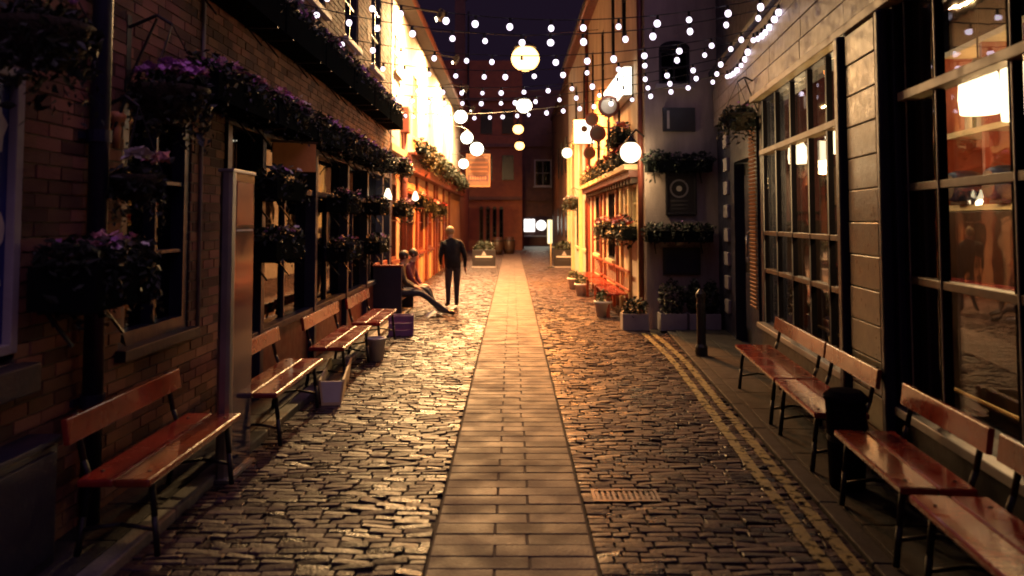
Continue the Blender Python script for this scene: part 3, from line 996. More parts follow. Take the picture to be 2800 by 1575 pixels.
# ================================================================== LEFT: FLOODLIT BUILDING
L2root = empty('floodlit_building', (L2X, 27.0, 0), 0, 'cream painted building bathed in white floodlight beyond the brick pub', 'building')
o2 = off((L2X, 27.0, 0))
l2 = lambda u, v, w: o2(L2X + w, u, v)
h_up = [(17.0, 17.9, 5.0, 5.9), (20.3, 21.3, 3.9, 5.6), (24.0, 25.0, 3.9, 5.6), (28.0, 29.0, 3.9, 5.6), (32.0, 33.0, 3.9, 5.6)]
h_dn = [(16.6, 17.6, 0.9, 2.6), (19.2, 20.6, 0.9, 2.5), (21.6, 23.0, 0.9, 2.5), (24.0, 25.4, 0.9, 2.5), (27.2, 28.6, 0.9, 2.5), (30.0, 31.4, 0.9, 2.5)]
pierced(MB(l2), 15.92, 39.0, 3.2, 6.6, -0.35, 0.0, h_up).build('wall', 'cream_render', L2root)
pierced(MB(l2), 15.92, 39.0, -0.1, 3.2, -0.35, -0.004, h_dn).build('wall', 'salmon_render', L2root)
MB(l2).box(15.92, 39.0, -0.1, 6.6, -0.6, -0.55).build('backing', 'black_paint', L2root)
for h in h_up:
    window(L2root, l2, *h, 2, 2, 'cream_paint', 'dark_glass', 0.12, 0.06, sillmat='cream_paint')
for h in h_dn:
    window(L2root, l2, *h, 2, 2, 'oxblood', 'dark_glass', 0.12, 0.07, sillmat='oxblood')
for u in (18.35, 21.1, 23.5, 25.9, 26.7, 29.3, 31.9):
    MB(l2).box(u - 0.12, u + 0.12, 0.0, 2.9, 0.0, 0.07).build('pilaster', 'oxblood', L2root, bevel=0.01)
for u in (19.9, 22.3, 24.7, 27.9, 30.7):
    MB(l2).box(u - 0.06, u + 0.06, 0.0, 0.88, 0.0, 0.04).build('pilaster', 'cream_paint', L2root)
fa = MB(l2).box(18.2, 38.5, 2.9, 3.26, 0.0, 0.24).build('fascia', 'oxblood', L2root, bevel=0.02)
MB(l2).box(18.2, 38.5, 3.262, 3.33, 0.0, 0.34).build('cornice', 'oxblood', fa, bevel=0.01)
MB(l2).prism([(-0.3, 6.6), (0.38, 6.6), (0.38, 6.72), (-3.0, 8.4), (-3.0, 8.2)], 15.93, 39.0, 'yz')
rf = MB()
rf.prism([(L2X + 0.40, 6.60), (L2X + 0.40, 6.70), (L2X - 3.2, 8.6), (L2X - 3.2, 8.45), (L2X - 0.3, 6.60)], 15.95, 39.1, 'xz')
rf.v = [o2(*p) for p in rf.v]
rf.build('roof', 'slate', L2root)
MB(l2).cyl((15.95, 6.56, 0.42), (39.1, 6.56, 0.42), 0.06, 0.06, 8).build('gutter', 'oxblood', L2root, smooth=True)
MB(l2).cyl((16.05, 0.0, 0.06), (16.05, 6.5, 0.06), 0.06, 0.06, 12).build('drainpipe', 'grey_paint', L2root, smooth=True)
pz = MB(l2).cyl((18.15, 0.0, 0.09), (18.15, 4.35, 0.09), 0.07, 0.07, 10).build('drainpipe', 'oxblood', L2root, smooth=True)
MB(l2).box(18.0, 18.3, 3.75, 4.35, 0.0, 0.2).build('hopper', 'oxblood', pz, bevel=0.02)
MB(l2).box(15.93, 18.1, 3.18, 3.32, 0.0, 0.14).build('string_course', 'cream_paint', L2root)

# red-backed settle that the pair sit on, and its side panel
se = empty('settle', (-2.5, 15.3, 0.0), 0, 'dark red high-backed settle by the white corner pipe where two people sit', 'settle')
MB().box(0.04, 0.50, -0.9, 0.9, 0.30, 0.36).build('seat', 'oxblood', se, bevel=0.01)
MB().box(0.0, 0.05, -0.9, 0.9, 0.05, 0.98).build('back', 'red_wood', se, bevel=0.01)
MB().box(0.0, 0.52, -0.96, -0.91, 0.0, 0.92).build('side_panel', 'navy_paint', se, bevel=0.01)
MB().box(0.0, 0.54, -0.975, -0.895, 0.922, 0.955).build('arm_rail', 'red_wood', se, bevel=0.006)
MB().box(0.0, 0.5, 0.91, 0.96, 0.0, 0.6).build('side_panel', 'navy_paint', se, bevel=0.01)

# floodlights on the cream wall
def area(name, loc, aim, size, power, col, parent=None, sy=None):
    d = bpy.data.lights.new(name, 'AREA')
    d.energy = power
    d.color = col
    d.shape = 'RECTANGLE'
    d.size = size
    d.size_y = sy or size
    o = bpy.data.objects.new(name, d)
    C.objects.link(o)
    v = Vector(aim) - Vector(loc)
    o.rotation_euler = v.to_track_quat('-Z', 'Y').to_euler()
    o.location = loc
    return o


def point(name, loc, power, col, r=0.1):
    d = bpy.data.lights.new(name, 'POINT')
    d.energy = power
    d.color = col
    d.shadow_soft_size = r
    o = bpy.data.objects.new(name, d)
    C.objects.link(o)
    o.location = loc
    return o


WARM = (1.0, 0.59, 0.24)
for i, (yy, zz, pw, lb) in enumerate(((17.6, 6.35, 4200, 'floodlight under the eaves at the near end of the floodlit wall'),
                                      (22.5, 6.35, 4200, 'second floodlight under the eaves of the floodlit wall'),
                                      (27.5, 6.35, 4200, 'third floodlight under the eaves of the floodlit wall'),
                                      (32.5, 6.35, 4200, 'farthest floodlight under the eaves of the floodlit wall'))):
    f = empty('floodlight', (L2X + 0.95, yy, zz), 0, lb, 'floodlight', 'floodlights on the cream wall')
    MB().obox((0, 0, 0), (0.12, 0.34, 0.22), (0, 0.5, 0)).build('housing', 'iron', f, bevel=0.01)
    MB().obox((-0.066, 0, -0.036), (0.012, 0.30, 0.18), (0, 0.5, 0)).build('lens', 'flood_lens', f)
    MB().tube([(0.03, 0, 0.05), (-0.5, 0, 0.14), (-0.94, 0, 0.10)], 0.018, 6).build('arm', 'iron', f)
    area('floodlight_beam', (L2X + 0.82, yy, zz - 0.08), (L2X, yy, zz - 2.3), 0.3, pw, WARM)


def globe_lamp(loc, r, mat, power, col, label, arm, group=None, name='globe_lamp', pr=None):
    """glowing globe on a bracket arm; arm is the offset to the wall or pole it hangs from"""
    o = empty(name, loc, 0, label, 'lamp', group)
    MB().ball((0, 0, 0), r, 20, 12).build('globe', mat, o, smooth=True)
    MB().lathe((0, 0, r * 0.9), [(r * 0.55, 0), (r * 0.5, 0.04), (r * 0.2, 0.09), (0.02, 0.12)], 14).build('cap', 'iron', o)
    MB().tube([(0, 0, r + 0.10), (arm[0] * 0.4, arm[1] * 0.4, r + 0.22), arm], 0.016, 6).build('arm', 'iron', o)
    if power:
        point(name + '_light', (loc[0] - 0.0, loc[1], loc[2] - r - 0.06), power, col, pr or 0.12)
    return o


for (loc, r, pw, arm, lb) in (((-1.98, 30.5, 5.75), 0.25, 60, (-0.57, 0, 0.5), 'highest glowing globe lamp at the far end of the floodlit wall'),
                              ((-1.88, 33.0, 5.2), 0.25, 60, (-0.67, 0, 0.5), 'glowing globe lamp in the middle of the cluster above the pub sign'),
                              ((-1.60, 36.0, 5.0), 0.30, 60, (-0.95, 0, 0.5), 'large glowing globe lamp right above the hanging pub sign'),
                              ((-2.05, 33.5, 4.15), 0.20, 40, (-0.5, 0, 0.4), 'lowest glowing globe lamp just above the dark red fascia')):
    globe_lamp(loc, r, 'flood_lens', pw, WARM, lb, arm, 'globe lamps on the floodlit building')
# small pear-shaped wall lamps
for (loc, arm, lb) in (((-2.25, 14.4, 2.2), (-0.2, 0, 0.1), 'small pear-shaped lamp on the white corner pipe'),
                       ((-2.25, 18.5, 2.3), (-0.3, 0, 0.1), 'small pear-shaped lamp over the seated people')):
    o = empty('wall_lamp', loc, 0, lb, 'lamp', 'small wall lamps')
    MB().lathe((0, 0, 0), [(0.02, -0.09), (0.07, -0.06), (0.075, -0.02), (0.05, 0.06), (0.02, 0.13)], 14).build('globe', 'warm_globe', o, smooth=True)
    MB().tube([(0, 0, 0.12), (arm[0] * .5, 0, 0.2), arm], 0.01, 6).build('arm', 'iron', o)
    point('wall_lamp_light', (loc[0] + 0.02, loc[1], loc[2] - 0.14), 14, (1.0, 0.75, 0.45), 0.06)
# planting on the floodlit building
GF = 'flower boxes on the floodlit building'
for (yy, zz, sp, lb) in ((17.0, 2.75, [('petal_purple', 20, 0.04, 0, 0, 1)], 'purple flower box above the near window of the floodlit building'),
                         (17.0, 1.85, [('petal_pink', 34, 0.045, 0, -.05, 1)], 'pink flower box under the pear-shaped lamps'),
                         (20.2, 2.1, [('petal_pink', 26, 0.05, 0, -.05, 1)], 'pink flower box second along the floodlit building'),
                         (23.0, 2.0, [('petal_pink', 26, 0.05, 0, -.05, 1), ('petal_red', 14, .05, 0, 0, 1)], 'pink and red flower box third along the floodlit building'),
                         (26.0, 1.95, [('petal_red', 26, 0.05, 0, -.05, 1)], 'red flower box farthest along the floodlit building')):
    trough((L2X + 0.22, yy, zz), 1.1, sp, lb, n=360, hang=0.12, size=0.05, group=GF, name='flower_box', cat='flower box')
for i in range(5):
    trough((L2X + 0.42, 20 + i * 3.6, 3.34), 3.0, [('petal_red', 20, 0.05, 0, 0, 1)], f'dark planting along the top of the red fascia, {names1[i]} from the near end', n=520, hang=0.16, size=0.07, hgt=0.12, group='planting on the red fascia', name='flower_box', cat='flower box', up=0.2)

# hanging pub sign
sg = empty('hanging_sign', (-1.62, 38.0, 3.36), 0, 'square hanging sign with a dark lettered band below the large globe lamp', 'sign')
MB().box(-0.58, 0.58, -0.03, 0.03, 0.0, 1.58).build('board', 'sign_board', sg, bevel=0.01)
sb = MB().box(-0.58, 0.58, -0.05, -0.032, 0.0, 0.06).box(-0.58, 0.58, -0.05, -0.032, 1.52, 1.58).box(-0.58, -0.52, -0.05, -0.032, 0.06, 1.52).box(0.52, 0.58, -0.05, -0.032, 0.06, 1.52)
sb.build('border', 'terracotta', sg)
for zz in (1.36, 1.12, 0.90, 0.70):
    MB().box(-0.46, 0.46, -0.042, -0.031, zz, zz + 0.09).build('painted_line', 'terracotta', sg)
MB().box(-0.48, 0.48, -0.042, -0.031, 0.28, 0.56).build('lettered_band', 'oxblood', sg)
for i in range(7):
    MB().box(-0.40 + i * 0.118, -0.33 + i * 0.118, -0.048, -0.043, 0.34 + RND.uniform(0, .02), 0.50).build('letter_stroke', 'terracotta', sg)
MB().tube([(-0.93, 0, 1.72), (0.5, 0, 1.72)], 0.025, 6).tube([(-0.4, 0, 1.72), (-0.4, 0, 1.58)], 0.012, 6).tube([(0.4, 0, 1.72), (0.4, 0, 1.58)], 0.012, 6).build('bracket', 'iron', sg)
point('sign_lamp_light', (-1.3, 37.0, 5.2), 14, WARM, 0.1)


# ================================================================== RIGHT: TILED PUB
Troot = empty('tiled_pub', (2.1, 0, 0), -TA, 'dark framed glazed pub front with tiled column and pale tiled fascia', 'building')
rx = lambda u, v, w: (-w, u, v)                 # u along the front, v up, w towards the street
# masonry around the glazing
bays = [(0.6, 5.35, 0.52, 3.22), (6.40, 9.80, 0.52, 3.22), (10.62, 11.75, 0.0, 2.6)]
pierced(MB(rx), -1.0, 13.25, -0.1, 7.0, -0.28, 0.0, bays).build('wall', 'navy_paint', Troot)
# pale fascia tiles, three courses, and a lead flashing
for k in range(4):
    u = -0.4
    while u < 13.1:
        L_ = 1.35 + RND.uniform(-0.02, 0.02)
        b_ = min(u + L_, 13.2)
        MB(rx).box(u + 0.004, b_ - 0.004, 3.30 + k * 0.21 + 0.005, 3.30 + (k + 1) * 0.21 - 0.005, 0.0, 0.070 + RND.uniform(-.003, .003)).build('fascia_tile', 'fascia_tile', Troot, bevel=0.004)
        u += L_
MB(rx).box(-0.4, 13.2, 3.305, 4.135, 0.0, 0.05).build('fascia_bed', 'joint', Troot)
MB(rx).box(-0.4, 13.2, 4.142, 4.22, 0.0, 0.14).build('cornice', 'navy_paint', Troot, bevel=0.01)
MB(rx).box(-0.4, 10.0, 3.225, 3.297, -0.02, 0.105).build('window_head', 'cream_paint', Troot, bevel=0.006)
# tiled column
MB(rx).box(5.36, 6.39, 0.0, 3.215, 0.0, 0.05).build('pier', 'navy_paint', Troot, bevel=0.01)
MB(rx).box(5.42, 5.50, 0.0, 3.21, 0.05, 0.13).box(6.25, 6.36, 0.0, 3.21, 0.05, 0.15).build('pier_edging', 'navy_paint', Troot, bevel=0.02)
for k in range(13):
    MB(rx).box(5.56, 6.19, 0.05 + k * 0.242, 0.05 + k * 0.242 + 0.234, 0.05, 0.105 + RND.uniform(-.003, .003)).build('column_tile', 'column_tile', Troot, bevel=0.006)
# glazing bars and panes
def bay(u0, u1, mull, rails, sill_z=0.52, top=3.22):
    f = MB(rx)
    for m_ in mull:
        f.box(m_ - 0.026, m_ + 0.026, sill_z, top, -0.058, -0.004)
    fr = f.build('window_frame', 'matt_black', Troot, bevel=0.004)
    for m_ in mull:                       # slim bright beads on the street edge
        MB(rx).box(m_ - 0.033, m_ - 0.0285, sill_z + .002, top - .002, -0.003, 0.006).build('bead', 'steel', fr)
    MB(rx).box(u0, u1, 2.55, 2.61, -0.08, 0.035).build('transom', 'cream_paint', fr, bevel=0.004)
    for z_ in rails:
        MB(rx).box(u0, u1, z_ - 0.025, z_ + 0.025, -0.08, -0.002).build('rail', 'dark_wood', fr, bevel=0.004)
    MB(rx).box(u0 - 0.03, u1 + 0.03, sill_z - 0.06, sill_z - 0.002, -0.1, 0.09).build('sill', 'steel', fr, bevel=0.006)
    zs = [sill_z, *[z_ for z_ in sorted(rails)], 2.58, top]
    for a, b in zip(mull[:-1], mull[1:]):
        for c, d in zip(zs[:-1], zs[1:]):
            MB(rx).box(a + 0.029, b - 0.029, c + 0.027, d - 0.033, -0.055, -0.049).build('pane', 'glass', fr)
bay(0.6, 5.35, [0.63, 1.45, 2.27, 3.10, 3.98, 4.86, 5.32], [1.97, 1.36])
bay(6.40, 9.80, [6.43, 7.12, 7.74, 8.42, 9.10, 9.77], [1.60, 1.15])
MB(rx).box(0.6, 5.35, 0.0, 0.455, 0.0, 0.03).build('stall_riser', 'black_paint', Troot)
MB(rx).box(6.40, 9.80, 0.0, 0.455, 0.0, 0.03).build('stall_riser', 'black_paint', Troot)
# louvred strip, door, quoins
lv = MB(rx).box(9.98, 10.42, 0.5, 3.1, 0.0, 0.03).build('shutter', 'navy_paint', Troot)
for k in range(48):
    MB(rx).obox((10.2, 0.66 + k * 0.05, 0.045), (0.36, 0.034, 0.012), (0.6, 0, 0)).build('louvre', 'terracotta', lv)
dr = MB(rx).box(10.64, 11.73, 0.02, 2.58, -0.20, -0.14).build('door', 'black_paint', Troot)
for (a, b) in ((0.2, 1.0), (1.15, 2.4)):
    for c in (10.74, 11.23):
        MB(rx).box(c, c + 0.40, a, b, -0.139, -0.125).build('panel', 'navy_paint', dr, bevel=0.01)
MB(rx).tube([(11.1, 1.15, -0.12), (11.1, 1.25, -0.05), (11.1, 1.55, -0.05), (11.1, 1.65, -0.12)], 0.014, 8).build('handle', 'steel', dr, smooth=True)
for k in range(9):
    MB(rx).box(12.10, 12.42, 0.35 + k * 0.36, 0.35 + k * 0.36 + 0.20, 0.0, 0.05).build('quoin', 'grey_paint', Troot, bevel=0.01)

# the room behind the glass -----------------------------------------------
MB(rx).box(0.3, 12.95, -0.05, 0.10, -5.0, -0.3).build('room_floor', 'matt_black', Troot)
MB(rx).box(0.3, 12.95, 4.40, 4.50, -5.0, -0.3).build('room_ceiling', 'dark_wood', Troot)
MB(rx).box(0.2, 12.95, 0.1, 3.72, -2.5, -2.4).build('room_wall', 'plaster_amber', Troot)
MB(rx).box(0.2, 12.95, 3.722, 4.4, -2.5, -2.37).build('room_frieze', 'matt_black', Troot)
MB(rx).box(12.85, 12.95, 0.1, 4.4, -2.4, -0.3).build('room_wall', 'oxblood', Troot)
MB(rx).box(0.2, 0.3, 0.1, 4.4, -2.4, -0.3).build('room_wall', 'dark_wood', Troot)
MB(rx).box(12.80, 12.849, 0.1, 1.75, -2.4, -0.3).build('room_panelling', 'dark_wood', Troot)
MB(rx).box(0.3, 12.8, 0.1, 1.85, -2.399, -2.36).build('room_panelling', 'dark_wood', Troot)
# back bar: dark cupboards, one deep shelf, lit openings above with bottles
SB = 9.4
bb_ = empty('back_bar', fw(SB, 2.17, 0.1), -TA, 'lit back bar shelving with bottles inside the near pub window', 'shelf')
MB().box(-0.22, 0.22, -2.6, 2.6, 0.0, 1.75).build('cupboard', 'dark_wood', bb_, bevel=0.01)
for zz in (1.76, 2.58, 3.52):
    MB().box(-0.20, 0.2, -2.6, 2.6, zz, zz + 0.06).build('shelf', 'cream_paint', bb_)
for yy in (-2.6, -1.75, -0.9, 0.0, 0.9, 1.75, 2.6):
    MB().box(-0.19, 0.2, yy - 0.03, yy + 0.03, 1.82, 2.578).box(-0.19, 0.2, yy - 0.03, yy + 0.03, 2.642, 3.518).build('upright', 'red_wood', bb_)
for i, (a, b) in enumerate(((-2.55, -1.8), (-1.7, -0.95), (-0.85, -0.05), (0.05, 0.85), (0.95, 1.7), (1.8, 2.55))):
    MB().box(0.195, 0.205, a, b, 2.66, 3.50).build('light_panel', 'shop_yellow' if i in (1, 3, 5) else 'shelf_glow', bb_)
    MB().box(0.195, 0.205, a, b, 1.84, 2.56).build('light_panel' if i > 3 else 'wood_panel', 'shelf_glow' if i > 3 else 'orange_wood', bb_)
for i in range(44):
    zz = (1.825, 2.645)[i % 2]
    yy = -2.5 + (i // 2) * 0.232 + RND.uniform(-.04, .04)
    if min(abs(yy - q) for q in (-2.6, -1.75, -0.9, 0.0, 0.9, 1.75, 2.6)) < 0.09:
        continue
    bt = tag(MB().lathe((0, 0, 0), [(0.040, 0), (0.042, 0.02), (0.042, 0.19), (0.016, 0.27), (0.016, 0.34), (0.018, 0.35)], 10).build('bottle', RND.choice(('bottle_green', 'bottle_amber', 'bottle_clear')), smooth=True),
             'bottle standing on the lit back bar shelves behind the near window', 'bottle', 'bottles on the back bar')
    bt.location = fw(SB + yy, 2.14 + RND.uniform(-.05, .05), 0.1 + zz)
bc = empty('bar_counter', fw(8.6, 1.35, 0.1), -TA, 'dark wooden bar counter inside the near pub window', 'counter')
MB().box(-0.2, 0.2, -3.0, 2.6, 0.0, 1.02).build('front', 'dark_wood', bc)
MB().box(-0.28, 0.25, -3.05, 2.65, 1.022, 1.07).build('top', 'red_gloss', bc, bevel=0.01)
MB().tube([(-0.34, -3.0, 0.2), (-0.34, 2.6, 0.2)], 0.02, 8).build('foot_rail', 'brass', bc)
# round kegs on the middle shelf
for i, yy in enumerate((-2.15, -1.32, -0.45)):
    kg = empty('small_keg', fw(SB + yy, 1.98, 2.12), -TA, ('dark round keg on the back bar shelf, closest to the camera', 'dark round keg on the back bar shelf, middle one of three', 'dark round keg on the back bar shelf, nearest the tiled column')[i], 'keg', 'kegs on the back bar')
    MB().lathe((0, 0, 0), [(0.15, -0.16), (0.18, -0.06), (0.18, 0.06), (0.15, 0.16)], 18, axis='x').build('barrel', 'navy_paint', kg, smooth=True)
    MB().lathe((-0.165, 0, 0), [(0.13, 0), (0.13, 0.01)], 18, axis='x').build('head', 'dark_wood', kg)
    MB().box(-0.1, 0.1, -0.12, 0.12, -0.195, -0.16).build('cradle', 'dark_wood', kg)
# framed things on the end wall
for (d_, z0, w_, h_, mt, lb) in ((0.75, 1.95, 0.42, 0.62, 'terracotta', 'orange framed picture deep inside the far pub window'),
                                 (1.30, 1.90, 0.42, 0.70, 'oxblood', 'dark red framed picture deep inside the far pub window'),
                                 (1.85, 2.0, 0.42, 0.6, 'poster_brown', 'brown framed picture deep inside the far pub window')):
    p = empty('framed_picture', fw(12.84, d_, z0), -TA, lb, 'picture', 'pictures inside the pub')
    MB().box(-w_ / 2, w_ / 2, -0.02, 0.0, 0, h_).build('picture', mt, p)
    MB().box(-w_ / 2 - .04, -w_ / 2, -0.035, 0.0, -.04, h_ + .04).box(w_ / 2, w_ / 2 + .04, -0.035, 0.0, -.04, h_ + .04).box(-w_ / 2, w_ / 2, -0.035, 0, -.04, 0).box(-w_ / 2, w_ / 2, -0.035, 0, h_, h_ + .04).build('frame', 'dark_wood', p)


def pendant(s_, x_, z_, w_, h_, lb, power):
    o = empty('pendant_lamp', fw(s_, x_, z_), -TA, lb, 'lamp', 'pendant lamps inside the pub')
    MB().lathe((0, 0, 0), [(w_ * 0.46, -h_ / 2), (w_ * 0.5, -h_ * 0.2), (w_ * 0.46, h_ * 0.3), (w_ * 0.3, h_ / 2)], 18).build('shade', 'lamp_shade_lit', o, smooth=True)
    MB().cyl((0, 0, h_ / 2), (0, 0, 4.39 - z_), 0.008, 0.008, 6).build('flex', 'iron', o)
    MB().lathe((0, 0, h_ / 2), [(w_ * 0.16, 0), (w_ * 0.12, 0.05)], 12).build('gallery', 'brass', o)
    point('pendant_light', fw(s_, x_, z_ - h_ / 2 - 0.08), power, (1.0, 0.62, 0.26), 0.12)


pendant(5.80, 1.0, 2.70, 0.30, 0.46, 'pendant lamp inside the near window, at the right edge of the view', 110)
pendant(6.45, 1.0, 2.80, 0.30, 0.40, 'pendant lamp in the middle pane of the near window', 110)
pendant(7.80, 1.0, 2.74, 0.26, 0.74, 'tall narrow pendant lamp inside the near window, beside the tiled column', 110)
pendant(9.25, 0.8, 2.70, 0.24, 0.36, 'pendant lamp in the far window pane next to the tiled column', 55)
pendant(11.3, 0.8, 2.70, 0.26, 0.30, 'pendant lamp in the middle of the far window', 45)
lt = empty('ceiling_light', fw(10.6, 1.0, 4.2), -TA, 'bright ceiling light box seen through the top panes of the far window', 'light')
MB().box(-0.25, 0.25, -1.3, 1.3, 0.0, 0.03).build('diffuser', 'sign_light', lt)
MB().box(-0.27, 0.27, -1.32, 1.32, 0.031, 0.19).build('housing', 'white_paint', lt)

# dark basket on the pub's corner, bollard
hanging_basket((2.83, 9.9, 3.05), 0.23, [('petal_purple', 5, 0.022, 0, 0, 1)], 'black leafy hanging basket on the tiled pub below the fascia end', n=600, hang=0.10, wall=fw(9.9, 0, 0)[0], group='hanging basket on the tiled pub')
bo = empty('bollard', (2.43, 10.3, 0.03), 0, 'short black iron bollard at the end of the yellow lines', 'bollard')
MB().lathe((0, 0, 0), [(0.08, 0), (0.08, 0.10), (0.058, 0.14), (0.054, 0.72), (0.064, 0.74), (0.064, 0.78), (0.045, 0.81), (0.02, 0.84)], 18).build('post', 'black_paint', bo, smooth=False)
MB().lathe((0, 0, 0.60), [(0.055, 0), (0.06, 0.01), (0.06, 0.05), (0.055, 0.06)], 18).build('collar', 'black_paint', bo)

# ================================================================== RIGHT: CREAM BUILDING
R2root = empty('cream_building', (R2X, R2Y, 0), 0, 'tall cream building jutting into the alley with flower boxes and shaded end wall', 'building')
o3 = off((R2X, R2Y, 0))
r2s = lambda u, v, w: o3(R2X - w, u, v)          # street side
r2e = lambda u, v, w: o3(u, R2Y - w, v)          # end wall, u = x
s_holes = [(15.3, 15.9, 5.3, 7.0), (17.0, 17.6, 5.3, 7.0), (19.0, 19.6, 4.6, 6.4), (21.4, 22.0, 4.6, 6.4), (24.0, 24.7, 4.6, 6.4), (27.0, 27.8, 4.6, 6.4),
           (14.0, 14.75, 1.72, 2.40), (14.95, 15.7, 1.72, 2.40), (17.2, 18.4, 0.9, 2.4), (20.0, 21.2, 0.9, 2.4), (23.0, 24.4, 0.9, 2.4), (26.0, 27.4, 0.9, 2.4),
           (16.2, 16.6, 3.3, 4.1), (18.0, 18.5, 3.3, 4.1), (20.0, 20.6, 3.3, 4.1), (22.4, 23.0, 3.3, 4.1)]
e_holes = [(2.46, 2.98, 4.03, 4.62)]
pierced(MB(r2s), R2Y + 0.34, 31.0, -0.1, 7.4, -0.34, 0.0, s_holes).build('wall', 'cream_render', R2root)
pierced(MB(r2e), R2X + 0.001, 4.4, -0.1, 7.4, -0.339, 0.0, e_holes).build('wall', 'shaded_render', R2root)
MB(r2s).box(R2Y + 0.40, 31.0, -0.1, 7.4, -0.62, -0.58).build('backing', 'black_paint', R2root)
MB(r2e).box(R2X + 0.6, 4.4, -0.1, 7.4, -0.7, -0.66).build('backing', 'black_paint', R2root)
for i, h in enumerate(s_holes):
    window(R2root, r2s, *h, 1 if h[1] - h[0] < 0.7 else 2, 2, 'black_paint' if i not in (6, 7) else 'cream_paint', 'dark_glass', 0.12, 0.045, sill=i > 5, sillmat='cream_paint')
# round-headed window in the end wall
aw = window(R2root, r2e, 2.46, 2.98, 4.03, 4.62, 2, 2, 'black_paint', 'dark_glass', 0.12, 0.05, sillmat='grey_paint')
arch = [(2.72 + 0.26 * math.cos(t), 4.62 + 0.14 * math.sin(t)) for t in [PI * i / 12 for i in range(13)]]
MB(lambda x, y, z: o3(x, y, z)).prism(arch, R2Y - 0.012, R2Y - 0.002, 'xz').build('arch_head', 'black_paint', aw)
MB(r2s).box(R2Y - 0.02, 31.0, 7.40, 7.52, -0.3, 0.22).build('eaves', 'oxblood', R2root)
MB(r2e).box(R2X - 0.2, 4.4, 7.521, 7.62, -0.5, 0.2).build('verge', 'slate', R2root)
rr_ = MB(lambda x, y, z: o3(x, y, z)).prism([(R2X - 0.30, 7.53), (R2X - 0.30, 7.62), (R2X + 3.2, 9.6), (R2X + 3.2, 9.45), (R2X + 0.3, 7.53)], R2Y + 0.3, 31.1, 'xz').build('roof', 'slate', R2root)
MB(r2s).cyl((R2Y, 7.36, 0.27), (31.0, 7.36, 0.27), 0.055, 0.055, 8).build('gutter', 'oxblood', R2root, smooth=True)
MB(r2s).cyl((13.36, 0.0, 0.055), (13.36, 7.3, 0.055), 0.05, 0.05, 10).build('drainpipe', 'oxblood', R2root, smooth=True)
MB(r2s).cyl((22.9, 0.0, 0.055), (22.9, 7.3, 0.055), 0.05, 0.05, 10).build('drainpipe', 'oxblood', R2root, smooth=True)
co = MB(r2s).box(13.6, 22.7, 2.62, 2.72, 0.0, 0.30).build('cornice', 'cream_paint', R2root, bevel=0.012)
MB(r2s).box(13.6, 22.7, 2.50, 2.615, 0.0, 0.22).build('moulding', 'oxblood', co)
for i in range(22):
    MB(r2s).box(13.75 + i * 0.40, 13.87 + i * 0.40, 2.40, 2.498, 0.0, 0.16).build('bracket', 'dark_wood', co)
for u in (13.7, 14.85, 15.95, 16.6, 18.8, 19.6, 21.6, 22.6):
    MB(r2s).box(u - 0.07, u + 0.07, 0.0, 2.398, 0.0, 0.06).build('pilaster', 'cream_paint' if u < 16 else 'oxblood', R2root, bevel=0.01)
for u in (25.2, 28.4, 30.4):
    MB(r2s).box(u - 0.16, u + 0.16, 0.0, 4.5, 0.0, 0.10).build('pilaster', 'cream_paint', R2root, bevel=0.01)

# overexposed light box on the street side and its lantern
ls = empty('light_box_sign', (R2X - 0.03, 15.9, 4.02), 0, 'blank white overexposed light box high on the cream building', 'sign')
MB().box(-0.16, 0.0, -1.5, 1.5, 0.0, 0.56).build('case', 'white_paint', ls, bevel=0.01)
MB().box(-0.172, -0.162, -1.46, 1.46, 0.03, 0.53).build('face', 'sign_light', ls)
MB().box(-1.46 * 0 - 0.155, -0.01, -1.512, -1.502, 0.03, 0.53).build('side_face', 'sign_light', ls)
area('light_box_glow', (R2X - 0.25, 15.9, 4.30), (R2X - 3, 15.9, 4.3), 2.6, 50, (1.0, 0.86, 0.6), sy=0.4)
globe_lamp((1.93, 12.9, 2.86), 0.17, 'warm_globe', 110, (1.0, 0.66, 0.30), 'glowing globe lamp at the corner of the cream building', (0.29, 0.4, 0.3), None, pr=0.15)
globe_lamp((1.75, 25.2, 3.9), 0.16, 'warm_globe', 90, (1.0, 0.74, 0.42), 'globe lamp lighting the cream pilasters far along the right side', (0.47, 0, 0.3), None, pr=0.15)
# square lit sign with a dark emblem
qs = empty('square_sign', (1.82, 20.0, 3.68), 0, 'square white lit sign with a dark round emblem on the cream building', 'sign')
MB().box(-0.26, 0.26, -0.05, 0.05, 0.0, 0.62).build('case', 'cream_paint', qs, bevel=0.01)
MB().box(-0.245, 0.245, -0.06, -0.052, 0.02, 0.60).build('face', 'sign_light', qs)
MB().lathe((0.0, -0.068, 0.38), [(0.085, 0), (0.085, 0.008)], 16, axis='y').build('emblem', 'black_paint', qs)
MB().tube([(0.40, 0, 0.5), (0.26, 0, 0.5)], 0.015, 6).build('arm', 'iron', qs)
